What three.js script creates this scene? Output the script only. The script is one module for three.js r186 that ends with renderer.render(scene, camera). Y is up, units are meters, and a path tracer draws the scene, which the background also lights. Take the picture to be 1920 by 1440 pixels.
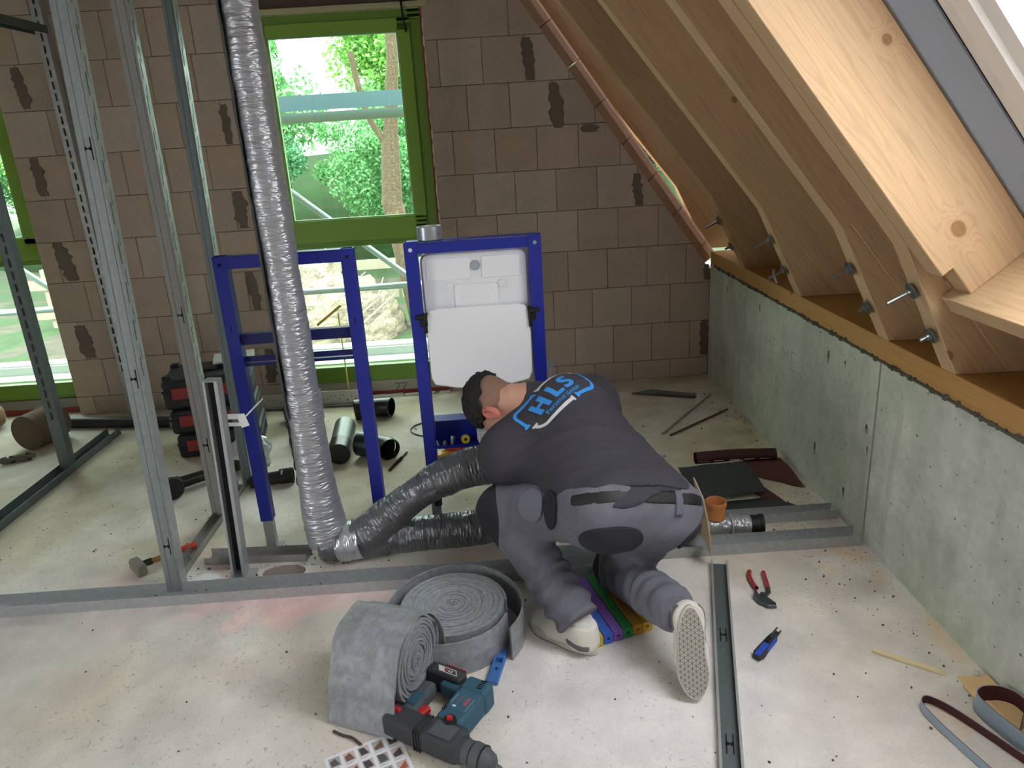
import * as THREE from 'three';
import { mergeGeometries } from 'three/addons/utils/BufferGeometryUtils.js';
import { RoundedBoxGeometry } from 'three/addons/geometries/RoundedBoxGeometry.js';
import { DecalGeometry } from 'three/addons/geometries/DecalGeometry.js';

// ---------------------------------------------------------------- camera, sky, exposure
const scene = new THREE.Scene();
const renderer = new THREE.WebGLRenderer({ antialias: true });
renderer.toneMapping = THREE.LinearToneMapping;
renderer.toneMappingExposure = 4.9;
renderer.shadowMap.enabled = true;
const camera = new THREE.PerspectiveCamera(55.15, 4 / 3, 0.05, 200);
camera.position.set(-1.363, 1.5805, 4.624);
camera.rotation.order = 'YXZ';
camera.rotation.set(-0.325, -0.01287, -0.06107);
// overcast sky: a little brighter towards the zenith, pale cool white
{
  const w = 64, h = 32, d = new Float32Array(w * h * 4);
  for (let y = 0; y < h; y++) {
    const el = (y + 0.5) / h * Math.PI - Math.PI / 2, s = Math.max(0, Math.sin(el)), k = 1.55 + 1.25 * s;
    for (let x = 0; x < w; x++) d.set([k * 0.97, k * 1.0, k * 1.05, 1], (y * w + x) * 4);
  }
  const t = new THREE.DataTexture(d, w, h, THREE.RGBAFormat, THREE.FloatType);
  t.mapping = THREE.EquirectangularReflectionMapping; t.magFilter = t.minFilter = THREE.LinearFilter; t.needsUpdate = true;
  scene.background = t;
}

// ---------------------------------------------------------------- helpers
const V = (x, y, z) => new THREE.Vector3(x, y, z);
const R = (d) => d * Math.PI / 180;
function rng(a) { return () => { a = (a + 0x6d2b79f5) | 0; let t = Math.imul(a ^ (a >>> 15), 1 | a); t = (t + Math.imul(t ^ (t >>> 7), 61 | t)) ^ t; return ((t ^ (t >>> 14)) >>> 0) / 4294967296; }; }
const clamp = (x, a = 0, b = 1) => Math.min(b, Math.max(a, x));
const mix = (a, b, t) => a + (b - a) * t;
const sst = (a, b, x) => { const t = clamp((x - a) / (b - a)); return t * t * (3 - 2 * t); };
// tileable value noise on the unit square, n cells a side
function lattice(seed, nx, ny = nx) {
  const r = rng(seed), g = new Float32Array(nx * ny); for (let i = 0; i < g.length; i++) g[i] = r();
  return (u, v) => {
    const x = (u - Math.floor(u)) * nx, y = (v - Math.floor(v)) * ny, xi = Math.floor(x) % nx, yi = Math.floor(y) % ny;
    let fx = x - Math.floor(x), fy = y - Math.floor(y); fx = fx * fx * (3 - 2 * fx); fy = fy * fy * (3 - 2 * fy);
    const x1 = (xi + 1) % nx, y1 = (yi + 1) % ny, a = g[yi * nx + xi], b = g[yi * nx + x1], c = g[y1 * nx + xi], e = g[y1 * nx + x1];
    return a + (b - a) * fx + (c - a + (a - b - c + e) * fx) * fy;
  };
}
function fbm(seed, n, oct = 4, nyMul = 1, gain = 0.5) {
  const L = []; let amp = 1, sum = 0, k = n; for (let i = 0; i < oct; i++) { L.push([lattice(seed + i * 17, Math.round(k), Math.max(1, Math.round(k * nyMul))), amp]); sum += amp; amp *= gain; k *= 2; }
  return (u, v) => { let s = 0; for (const [f, a] of L) s += f(u, v) * a; return s / sum; };
}
// 3D value noise for modelling folds and lumps
const n3 = (() => {
  const r = rng(77), P = new Uint8Array(512), G = new Float32Array(256); for (let i = 0; i < 256; i++) { P[i] = i; G[i] = r() * 2 - 1; }
  for (let i = 255; i > 0; i--) { const j = Math.floor(r() * (i + 1)), t = P[i]; P[i] = P[j]; P[j] = t; } for (let i = 0; i < 256; i++) P[i + 256] = P[i];
  const h = (x, y, z) => G[P[(P[(P[x & 255] + y) & 255] + z) & 255]];
  return (x, y, z) => {
    const X = Math.floor(x), Y = Math.floor(y), Z = Math.floor(z); let a = x - X, b = y - Y, c = z - Z; a = a * a * (3 - 2 * a); b = b * b * (3 - 2 * b); c = c * c * (3 - 2 * c);
    const l = (p, q, t) => p + (q - p) * t;
    return l(l(l(h(X, Y, Z), h(X + 1, Y, Z), a), l(h(X, Y + 1, Z), h(X + 1, Y + 1, Z), a), b), l(l(h(X, Y, Z + 1), h(X + 1, Y, Z + 1), a), l(h(X, Y + 1, Z + 1), h(X + 1, Y + 1, Z + 1), a), b), c);
  };
})();
function tex(w, h, fn, srgb = true) {           // fn(u, v) -> [r, g, b] or a grey value, 0..1
  const d = new Uint8Array(w * h * 4);
  for (let y = 0, o = 0; y < h; y++) for (let x = 0; x < w; x++, o += 4) {
    const c = fn((x + 0.5) / w, (y + 0.5) / h);
    if (typeof c === 'number') d[o] = d[o + 1] = d[o + 2] = clamp(c) * 255; else { d[o] = clamp(c[0]) * 255; d[o + 1] = clamp(c[1]) * 255; d[o + 2] = clamp(c[2]) * 255; }
    d[o + 3] = 255;
  }
  const t = new THREE.DataTexture(d, w, h); t.wrapS = t.wrapT = THREE.RepeatWrapping; t.magFilter = THREE.LinearFilter; t.minFilter = THREE.LinearMipmapLinearFilter;
  if (srgb) t.colorSpace = THREE.SRGBColorSpace; t.needsUpdate = true; return t;
}
function canvasTex(w, h, draw, srgb = true) {
  const c = document.createElement('canvas'); c.width = w; c.height = h; const g = c.getContext('2d'); draw(g, w, h);
  const t = new THREE.CanvasTexture(c); if (srgb) t.colorSpace = THREE.SRGBColorSpace; t.magFilter = THREE.LinearFilter; t.wrapS = t.wrapT = THREE.RepeatWrapping; return t;
}
const rep = (t, ru, rv, ou = 0, ov = 0) => { const c = t.clone(); c.repeat.set(ru, rv); c.offset.set(ou, ov); c.needsUpdate = true; return c; };
const mat = (color, roughness = 0.8, metalness = 0, o = {}) => new THREE.MeshStandardMaterial({ color, roughness, metalness, side: THREE.DoubleSide, ...o });
const phys = (color, roughness, o = {}) => new THREE.MeshPhysicalMaterial({ color, roughness, side: THREE.DoubleSide, ...o });

// geometry
const clean = (g) => { const n = g.index ? g.toNonIndexed() : g; for (const k of Object.keys(n.attributes)) if (!['position', 'normal', 'uv'].includes(k)) n.deleteAttribute(k); if (!n.attributes.normal) n.computeVertexNormals(); if (!n.attributes.uv) n.setAttribute('uv', new THREE.BufferAttribute(new Float32Array(n.attributes.position.count * 2), 2)); return n; };
const join = (...gs) => { const l = gs.flat(9).filter(Boolean).map(clean); return l.length === 1 ? l[0] : mergeGeometries(l, false); };
function metric(g, along = 'x', ou = 0, ov = 0) { // uv in metres by the dominant axis, u along the given axis
  g = clean(g); const p = g.attributes.position, n = g.attributes.normal, uv = g.attributes.uv;
  for (let i = 0; i < p.count; i++) {
    const c = [p.getX(i), p.getY(i), p.getZ(i)], a = [Math.abs(n.getX(i)), Math.abs(n.getY(i)), Math.abs(n.getZ(i))];
    const dom = a[0] > a[1] && a[0] > a[2] ? 0 : a[1] > a[2] ? 1 : 2, al = 'xyz'.indexOf(along);
    const u = dom === al ? (al + 1) % 3 : al, v = 3 - dom - u;
    uv.setXY(i, c[u] + ou, c[v] + ov);
  }
  return g;
}
const at = (g, x = 0, y = 0, z = 0, rx = 0, ry = 0, rz = 0) => g.applyMatrix4(new THREE.Matrix4().compose(V(x, y, z), new THREE.Quaternion().setFromEuler(new THREE.Euler(rx, ry, rz)), V(1, 1, 1)));
const bx = (w, h, d, x = 0, y = 0, z = 0, rx = 0, ry = 0, rz = 0) => at(new THREE.BoxGeometry(w, h, d), x, y, z, rx, ry, rz);
const rb = (w, h, d, r, x = 0, y = 0, z = 0, rx = 0, ry = 0, rz = 0, seg = 2) => at(new RoundedBoxGeometry(w, h, d, seg, r), x, y, z, rx, ry, rz);
const sph = (r, x = 0, y = 0, z = 0, sx = 1, sy = 1, sz = 1, a = 16, b = 12) => { const g = new THREE.SphereGeometry(r, a, b); g.scale(sx, sy, sz); g.translate(x, y, z); return g; };
function between(g, a, b) { // a geometry along +y of unit length, moved to run from a to b
  const d = b.clone().sub(a), l = d.length(); g.scale(1, l, 1); g.applyQuaternion(new THREE.Quaternion().setFromUnitVectors(V(0, 1, 0), d.normalize())); g.translate(a.x, a.y, a.z); return g;
}
const cyl = (a, b, r0, r1 = r0, seg = 20, open = false) => { const g = new THREE.CylinderGeometry(r1, r0, 1, seg, 1, open); g.translate(0, 0.5, 0); return between(g, a, b); };
const lathe = (pts, seg = 32) => new THREE.LatheGeometry(pts.map(([x, y]) => new THREE.Vector2(x, y)), seg);
const curve = (pts, closed = false, tension = 0.5) => new THREE.CatmullRomCurve3(pts.map((p) => (p.isVector3 ? p : V(...p))), closed, 'catmullrom', tension);
const tube = (pts, r, seg = 40, rad = 10, closed = false) => new THREE.TubeGeometry(curve(pts, closed), seg, r, rad, closed);
function poly(pts, depth, bevel = 0, holes = []) { // polygon in xy, extruded to +z, bevel inside the outline
  const s = new THREE.Shape(pts.map(([x, y]) => new THREE.Vector2(x, y)));
  for (const h of holes) s.holes.push(new THREE.Path(h.map(([x, y]) => new THREE.Vector2(x, y))));
  const g = new THREE.ExtrudeGeometry(s, { depth: depth - 2 * bevel, bevelEnabled: bevel > 0, bevelThickness: bevel, bevelSize: bevel, bevelOffset: -bevel, bevelSegments: 1, curveSegments: 12 });
  g.translate(0, 0, bevel); return g;
}
const rrect = (w, h, r, n = 5) => { const o = []; for (const [cx, cy, a0] of [[w / 2 - r, h / 2 - r, 0], [-w / 2 + r, h / 2 - r, 90], [-w / 2 + r, -h / 2 + r, 180], [w / 2 - r, -h / 2 + r, 270]]) for (let i = 0; i <= n; i++) { const a = R(a0 + 90 * i / n); o.push([cx + r * Math.cos(a), cy + r * Math.sin(a)]); } return o; };
const circ = (r, n = 20, cx = 0, cy = 0) => Array.from({ length: n }, (_, i) => [cx + r * Math.cos(i / n * 2 * Math.PI), cy + r * Math.sin(i / n * 2 * Math.PI)]);
// a flat ribbon swept along points: width vector w (Vector3 or function), thickness th
function ribbon(pts, wv, th, seg = 80, closed = false, up = null) {
  const c = curve(pts, closed), P = c.getSpacedPoints(seg), pos = [], idx = [], uv = []; let L = 0;
  for (let i = 0; i <= seg; i++) {
    const p = P[i], q = P[Math.min(seg, i + 1)], q0 = P[Math.max(0, i - 1)], tan = q.clone().sub(q0).normalize(), w = (typeof wv === 'function' ? wv(i / seg, p) : wv).clone();
    const n = tan.clone().cross(w).normalize().multiplyScalar(th / 2); if (i) L += p.distanceTo(P[i - 1]);
    const hw = w.multiplyScalar(0.5), wl = hw.length();
    for (const [a, b, v] of [[-1, -1, 0], [1, -1, 2 * wl], [1, 1, 2 * wl], [-1, 1, 0]]) { const x = p.clone().addScaledVector(hw, a).addScaledVector(n, b); pos.push(x.x, x.y, x.z); uv.push(L, v); }
  }
  for (let i = 0; i < seg; i++) for (let k = 0; k < 4; k++) { const a = i * 4 + k, b = i * 4 + (k + 1) % 4; idx.push(a, b, a + 4, b, b + 4, a + 4); }
  idx.push(0, 2, 1, 0, 3, 2); const e = seg * 4; idx.push(e, e + 1, e + 2, e, e + 2, e + 3);
  const g = new THREE.BufferGeometry(); g.setAttribute('position', new THREE.Float32BufferAttribute(pos, 3)); g.setAttribute('uv', new THREE.Float32BufferAttribute(uv, 2)); g.setIndex(idx);
  const ng = g.toNonIndexed(); ng.computeVertexNormals(); return ng;
}
// naive surface nets: meshes field(x, y, z) < 0 inside the box
function nets(field, lo, hi, cell, uvScale = 1) {
  const nx = Math.ceil((hi[0] - lo[0]) / cell) + 1, ny = Math.ceil((hi[1] - lo[1]) / cell) + 1, nz = Math.ceil((hi[2] - lo[2]) / cell) + 1, F = new Float32Array(nx * ny * nz);
  for (let k = 0, o = 0; k < nz; k++) for (let j = 0; j < ny; j++) for (let i = 0; i < nx; i++, o++) F[o] = field(lo[0] + i * cell, lo[1] + j * cell, lo[2] + k * cell);
  const I = new Int32Array(nx * ny * nz).fill(-1), pos = [], idx = [], sx = 1, sy = nx, sz = nx * ny, C = [0, sx, sy, sx + sy, sz, sz + sx, sz + sy, sz + sx + sy];
  const E = [[0, 1], [2, 3], [4, 5], [6, 7], [0, 2], [1, 3], [4, 6], [5, 7], [0, 4], [1, 5], [2, 6], [3, 7]];
  for (let k = 0; k < nz - 1; k++) for (let j = 0; j < ny - 1; j++) for (let i = 0; i < nx - 1; i++) {
    const o = i + j * sy + k * sz; let m = 0; for (let c = 0; c < 8; c++) if (F[o + C[c]] < 0) m |= 1 << c;
    if (m === 0 || m === 255) continue;
    let x = 0, y = 0, z = 0, n = 0;
    for (const [a, b] of E) { if (((m >> a) & 1) === ((m >> b) & 1)) continue; const fa = F[o + C[a]], fb = F[o + C[b]], t = fa / (fa - fb); x += mix(a & 1, b & 1, t); y += mix((a >> 1) & 1, (b >> 1) & 1, t); z += mix((a >> 2) & 1, (b >> 2) & 1, t); n++; }
    I[o] = pos.length / 3; pos.push(lo[0] + (i + x / n) * cell, lo[1] + (j + y / n) * cell, lo[2] + (k + z / n) * cell);
  }
  for (let k = 1; k < nz - 1; k++) for (let j = 1; j < ny - 1; j++) for (let i = 1; i < nx - 1; i++) {
    const o = i + j * sy + k * sz, a = F[o] < 0;
    for (const [d, u, v] of [[sx, sy, sz], [sy, sz, sx], [sz, sx, sy]]) {
      if (a === F[o + d] < 0) continue; const q = [I[o - u - v], I[o - v], I[o], I[o - u]]; if (q.some((w) => w < 0)) continue;
      if (a) idx.push(q[0], q[1], q[2], q[0], q[2], q[3]); else idx.push(q[0], q[2], q[1], q[0], q[3], q[2]);
    }
  }
  const g = new THREE.BufferGeometry(), nrm = new Float32Array(pos.length), uv = new Float32Array(pos.length / 3 * 2), h = cell * 0.5;
  for (let i = 0; i < pos.length; i += 3) {
    const x = pos[i], y = pos[i + 1], z = pos[i + 2]; let a = field(x + h, y, z) - field(x - h, y, z), b = field(x, y + h, z) - field(x, y - h, z), c = field(x, y, z + h) - field(x, y, z - h); const l = Math.hypot(a, b, c) || 1;
    nrm[i] = a / l; nrm[i + 1] = b / l; nrm[i + 2] = c / l; uv[i / 3 * 2] = (x + z * 0.7) * uvScale; uv[i / 3 * 2 + 1] = (y + z * 0.6) * uvScale;
  }
  g.setAttribute('position', new THREE.Float32BufferAttribute(pos, 3)); g.setAttribute('normal', new THREE.BufferAttribute(nrm, 3)); g.setAttribute('uv', new THREE.BufferAttribute(uv, 2)); g.setIndex(idx); return g;
}
const smin = (a, b, k) => { const h = Math.max(k - Math.abs(a - b), 0) / k; return Math.min(a, b) - h * h * k * 0.25; };
function cap(ax, ay, az, ra, bx_, by, bz, rb_) { // tapered capsule distance
  const dx = bx_ - ax, dy = by - ay, dz = bz - az, l2 = dx * dx + dy * dy + dz * dz;
  return (x, y, z) => { const px = x - ax, py = y - ay, pz = z - az, t = clamp((px * dx + py * dy + pz * dz) / l2), qx = px - dx * t, qy = py - dy * t, qz = pz - dz * t; return Math.sqrt(qx * qx + qy * qy + qz * qz) - (ra + (rb_ - ra) * t); };
}

// scene graph
const taken = {};
const numbered = (n) => { taken[n] = (taken[n] ?? -1) + 1; return taken[n] ? `${n}_${String(taken[n]).padStart(3, '0')}` : n; };
function thing(name, label, category, pos = [0, 0, 0], turn = 0, group) { const o = new THREE.Group(); o.name = numbered(name); o.position.set(...pos); o.rotation.y = turn; o.userData = { label, category }; if (group) o.userData.group = group; scene.add(o); return o; }
function part(parent, name, geo, m, label) { const o = new THREE.Mesh(Array.isArray(geo) ? join(...geo) : geo, m); o.name = name; o.castShadow = o.receiveShadow = true; if (label) o.userData.label = label; parent.add(o); return o; }
function solo(name, label, category, geo, m, pos = [0, 0, 0], turn = 0, group) { const o = part(scene, numbered(name), geo, m); o.position.set(...pos); o.rotation.y = turn; o.userData = { label, category }; if (group) o.userData.group = group; return o; }
function structure(name, geo, m, label) { const o = geo ? part(scene, name, geo, m) : new THREE.Group(); if (!geo) { o.name = name; scene.add(o); } o.userData = { kind: 'structure' }; if (label) o.userData.label = label; return o; }
function copy(src, label, pos, turn) { const c = src.clone(); c.name = numbered(src.name.replace(/_\d{3}$/, '')); c.userData = { ...src.userData, label }; if (pos) c.position.set(...pos); if (turn !== undefined) c.rotation.y = turn; scene.add(c); return c; }

// ---------------------------------------------------------------- textures and materials
const nA = fbm(3, 6, 5), nB = fbm(41, 14, 5), nC = fbm(95, 90, 3), nM = fbm(211, 46, 4), nFine = lattice(7, 256), nCrumb = lattice(555, 420);
// floor slab: 6.6 m square, pale cement with dusty, pinkish and ochre patches, scuffs and crumbs
const floorTex = tex(2048, 2048, (u, v) => {
  const x = -6.3 + u * 6.6, z = -0.3 + v * 6.6;
  const a = nA(u, v), b = nB(u, v), c = nC(u, v), f = nFine(u * 8, v * 8);
  const l = 0.85 + 0.10 * (a - 0.5) + 0.11 * (b - 0.5) + 0.13 * (nM(u, v) - 0.5) + 0.08 * (c - 0.5) + 0.05 * (f - 0.5);
  let r = l * 1.015, g = l * 0.99, bl = l * 0.965;
  const och = sst(0.5, 0.72, nA(u + 0.37, v + 0.2)) * 0.8; r *= 1 - 0.03 * och; g *= 1 - 0.05 * och; bl *= 1 - 0.12 * och;
  const pd = Math.exp(-((x + 2.3) ** 2 / 0.5 + (z - 2.12) ** 2 / 0.1)) + 0.8 * Math.exp(-((x + 2.15) ** 2 / 0.25 + (z - 2.4) ** 2 / 0.035)), pn = sst(0.42, 0.62, nB(u * 2, v * 2)); r += 0.07 * pd * pn; g -= 0.012 * pd * pn; bl -= 0.008 * pd * pn;
  const sd = Math.exp(-((x + 0.12) ** 2 / 0.012)) * sst(0.52, 0.66, nB(u * 2 + 0.3, v * 2)) * sst(2.0, 2.3, z); r += 0.04 * sd; g -= 0.06 * sd; bl -= 0.17 * sd;
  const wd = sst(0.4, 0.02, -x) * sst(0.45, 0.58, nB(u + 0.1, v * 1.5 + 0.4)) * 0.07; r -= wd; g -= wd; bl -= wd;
  const gr = sst(2.25, 1.7, z) * (0.3 + 0.7 * sst(0.36, 0.6, nB(u * 1.3 + 0.6, v * 1.3))); r -= 0.07 * gr; g -= 0.085 * gr; bl -= 0.14 * gr;
  const cr = sst(0.86, 0.95, nCrumb(u * 2, v * 2)) * 0.16 * sst(0.42, 0.6, b); r -= cr; g -= cr; bl -= cr;
  return [r, g, bl];
});
const floorBump = tex(512, 512, (u, v) => 0.5 + 0.6 * (nC(u, v) - 0.5) + 0.5 * (nFine(u, v) - 0.5), false);
const M = {};
M.floor = mat(0xffffff, 0.88, 0, { map: rep(floorTex, 1 / 6.6, 1 / 6.6, 6.3 / 6.6, 0.3 / 6.6), bumpMap: rep(floorBump, 1 / 0.5, 1 / 0.5), bumpScale: 0.0016 });
// lime-sand blocks: greyish-brown, fine grain
const blockTex = tex(512, 512, (u, v) => { const a = nA(u, v), c = nC(u, v), f = nFine(u * 2, v * 2), l = 0.71 + 0.06 * (a - 0.5) + 0.07 * (c - 0.5) + 0.06 * (f - 0.5); return [l * 1.06, l * 0.97, l * 0.90]; });
const grainBump = tex(512, 512, (u, v) => 0.5 + 0.7 * (nFine(u * 2, v * 2) - 0.5) + 0.4 * (nC(u, v) - 0.5), false);
M.blocks = [0xffffff, 0xf3f0ec, 0xfaf4f0, 0xeeecea].map((c, i) => mat(c, 0.92, 0, { map: rep(blockTex, 1.6, 1.6, i * 0.23, i * 0.37), bumpMap: rep(grainBump, 3, 3), bumpScale: 0.0008 }));
M.mortar = mat(0x574d46, 0.95);
M.smear = mat(0x766b62, 0.95, 0, { bumpMap: rep(grainBump, 5, 5), bumpScale: 0.002 });
M.coping = mat(0xf3d3be, 0.9, 0, { map: rep(blockTex, 1.3, 1.3, 0.4, 0.1) });
const backCanvas = (g, w, h, fn) => { const im = g.createImageData(w, h); for (let y = 0, o = 0; y < h; y++) for (let x = 0; x < w; x++, o += 4) { const c = fn(x / w, 1 - y / h); im.data[o] = clamp(c[0]) * 255; im.data[o + 1] = clamp(c[1]) * 255; im.data[o + 2] = clamp(c[2]) * 255; im.data[o + 3] = 255; } g.putImageData(im, 0, 0); };
// concrete upstand: 3.4 m of its length and 0.76 m of its height on one sheet
const concTex = canvasTex(2048, 512, (g, w, h) => {
  const vs = fbm(300, 60, 4, 0.08);
  backCanvas(g, w, h, (u, v) => {
    const a = nA(u * 1.5, v * 0.35), b = nB(u * 1.5, v * 0.4), c = nC(u * 1.6, v * 0.4), st = vs(u, v * 0.6), f = nFine(u * 6, v * 1.6), l = 0.74 + 0.12 * (a - 0.5) + 0.12 * (b - 0.5) + 0.07 * (c - 0.5) + 0.1 * (st - 0.5) + 0.05 * (f - 0.5);
    const gn = sst(0.42, 0.62, nA(u * 1.5 + 0.5, v * 0.3)); return [l * (0.995 - 0.02 * gn), l * 1.0, l * (0.955 - 0.045 * gn)];
  });
  const X = (z) => (z / 3.4) * w, Y = (y) => h - (y / 0.76) * h, r = rng(8);
  for (let i = 0; i < 260; i++) { g.fillStyle = `rgba(40,42,38,${0.35 + 0.5 * r()})`; g.beginPath(); g.ellipse(X(r() * 3.4), Y(r() * 0.74), 1 + 2.6 * r() * r(), 1 + 3.2 * r() * r(), 0, 0, 7); g.fill(); }
  for (const [z, y, a, b] of [[1.72, 0.64, 4, 13], [1.87, 0.655, 2, 7], [1.66, 0.2, 4, 14], [2.08, 0.46, 5, 7], [0.9, 0.66, 3, 10], [1.95, 0.13, 4, 9], [0.35, 0.65, 3, 9], [0.3, 0.2, 3, 8], [2.1, 0.38, 2, 9]]) { g.fillStyle = 'rgba(30,32,28,0.85)'; g.beginPath(); g.ellipse(X(z), Y(y), a, b, 0.05, 0, 7); g.fill(); g.fillStyle = 'rgba(60,62,56,0.35)'; g.beginPath(); g.ellipse(X(z) + 2, Y(y) + 9, a * 1.5, b * 1.5, 0.05, 0, 7); g.fill(); }
  g.strokeStyle = 'rgba(124,110,70,0.13)'; g.lineWidth = 22; g.beginPath(); g.moveTo(X(2.3), Y(0.6)); g.bezierCurveTo(X(2.29), Y(0.45), X(2.26), Y(0.3), X(2.27), Y(0.05)); g.stroke();
  // blue crayon: a long upright stroke and faint capitals
  g.strokeStyle = 'rgba(60,84,130,0.55)'; g.lineWidth = 2.4; g.lineCap = 'round';
  const S = (...p) => { g.beginPath(); p.forEach(([z, y], i) => (i ? g.lineTo(X(z), Y(y)) : g.moveTo(X(z), Y(y)))); g.stroke(); };
  S([0.93, 0.585], [0.928, 0.33]); g.strokeStyle = 'rgba(62,88,132,0.4)';
  S([1.02, 0.56], [1.02, 0.49]); S([1.075, 0.555], [1.075, 0.485]); S([1.02, 0.525], [1.075, 0.52]);
  S([1.16, 0.55], [1.11, 0.55], [1.11, 0.48], [1.16, 0.48]); S([1.11, 0.515], [1.15, 0.515]);
  S([1.2, 0.54], [1.2, 0.475]); S([1.24, 0.475], [1.24, 0.54], [1.275, 0.5], [1.31, 0.54], [1.31, 0.475]);
  g.strokeStyle = 'rgba(58,92,120,0.55)'; S([1.4, 0.545], [1.345, 0.545], [1.345, 0.46], [1.4, 0.46]); S([1.345, 0.5], [1.39, 0.5]); S([1.365, 0.44], [1.41, 0.41]);
});
M.concrete = mat(0xffffff, 0.88, 0, { map: rep(concTex, 1 / 3.4, 1 / 0.76), bumpMap: rep(floorBump, 2, 2), bumpScale: 0.0014 });
M.conc2 = mat(0xa6a59c, 0.92, 0, { bumpMap: rep(floorBump, 2, 2), bumpScale: 0.002 });
// spruce: u runs along the grain, one sheet covers 2.4 m by 0.6 m
function woodTex(seed, knots, light) {
  const w1 = fbm(seed, 3, 4, 4), w2 = fbm(seed + 9, 10, 3, 8), w3 = lattice(seed + 5, 40, 512);
  return tex(1024, 512, (u, v) => {
    let q = v * 26 + (w1(u, v) - 0.5) * 7, dark = 0, rim = 0;
    for (const [ku, kv, s] of knots) { let du = Math.abs(u - ku), dv = Math.abs(v - kv); du = Math.min(du, 1 - du) * 4; dv = Math.min(dv, 1 - dv) * 1; const d = Math.hypot(du * 0.75, dv) / s; q += 5 * Math.exp(-d * d * 0.35) * Math.sign(v - kv); dark += sst(1.0, 0.72, d); rim += Math.exp(-((d - 1.05) ** 2) * 14) * 0.6; }
    const ring = 0.5 + 0.5 * Math.sin(q * 6.283), l = light + 0.022 * (w2(u, v) - 0.5) * 2 - 0.045 * ring ** 5 + 0.035 * (w3(u, v) - 0.5) + 0.05 * (w1(u + 0.3, v) - 0.5), k = clamp(dark) * 0.2 + rim * 0.03;
    return [l * 1.0 - k * 0.9, l * 0.835 - k * 1.0, l * 0.635 - k * 1.0];
  });
}
const woodA = woodTex(61, [[0.2, 0.3, 0.03], [0.62, 0.72, 0.036], [0.82, 0.22, 0.02], [0.4, 0.9, 0.022]], 0.77), woodB = woodTex(83, [[0.13, 0.6, 0.026], [0.5, 0.25, 0.034], [0.74, 0.83, 0.022]], 0.76);
const woodMat = (t, ou, ov, tint = 0xffffff) => mat(tint, 0.72, 0, { map: rep(t, 1 / 2.4, 1 / 0.6, ou, ov) });
M.wood = [woodMat(woodA, 0.1, 0), woodMat(woodB, 0.3, 0.4), woodMat(woodA, 0.55, 0.3), woodMat(woodB, 0.8, 0.1)];
M.plate = woodMat(woodB, 0.2, 0.7, 0xf0d9a8); M.deck = mat(0x8a6d4c, 0.95);
// zinc-coated sheet
const zincTex = tex(512, 512, (u, v) => { const a = nB(u * 2, v * 2), f = nFine(u * 2, v * 2), l = 0.70 + 0.10 * (a - 0.5) + 0.10 * (f - 0.5); return [l * 0.98, l * 1.0, l * 1.01]; });
const zincRough = tex(256, 256, (u, v) => 0.42 + 0.3 * (nB(u, v) - 0.5), false);
M.zinc = mat(0xffffff, 0.95, 0.45, { map: rep(zincTex, 3, 3), roughnessMap: rep(zincRough, 2, 2) });
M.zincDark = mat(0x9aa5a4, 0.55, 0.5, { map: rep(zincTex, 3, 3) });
M.zincDust = mat(0xd8d2cc, 0.8, 0.25, { map: rep(zincTex, 4, 4) });
M.zincMid = mat(0xc6cecd, 0.6, 0.45, { map: rep(zincTex, 3, 3) });
M.slot = mat(0x0c0d0d, 0.9);
M.green = mat(0x86ad42, 0.42); M.greenIn = mat(0x6f9638, 0.45);
M.pane = phys(0xf1fbf3, 0.0, { transmission: 1, thickness: 0, ior: 1.45 });
M.white = mat(0xe9e9e6, 0.5); M.black = mat(0x101010, 0.6); M.steel = mat(0xb9bcbd, 0.35, 0.85);
M.membrane = mat(0x8b3a30, 0.7); M.foam = mat(0xd9cfb8, 0.9);

// ---------------------------------------------------------------- setting: floor, back wall, upstand, roof
{
  const hole = Array.from({ length: 28 }, (_, i) => { const a = i / 28 * 2 * Math.PI; return [-2.275 + 0.085 * Math.cos(a), -(2.075 + 0.052 * Math.sin(a))]; });
  const f = poly([[-5.5, 0.24], [0.3, 0.24], [0.3, -6.5], [-5.5, -6.5]], 0.2, 0, [hole]); f.rotateX(-Math.PI / 2); f.translate(0, -0.2, 0);
  const fl = structure('floor', metric(f, 'x'), M.floor, 'pale dusty concrete floor slab');
  part(fl, 'core_hole', [lathe([[0.0, -0.03], [0.06, -0.028], [0.082, -0.012], [0.09, 0.0]], 28).scale(0.94, 1, 0.58).translate(-2.275, 0, 2.075)], mat(0x8d7f78, 0.95), 'shallow oval hole drilled in the floor');
}
const gableY = (x) => 0.88 - 1.421 * (x + 0.125); // front upper edge of the gable
const wallBack = structure('wall_back', null, null, 'gable wall of greyish-brown lime-sand blocks');
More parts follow.
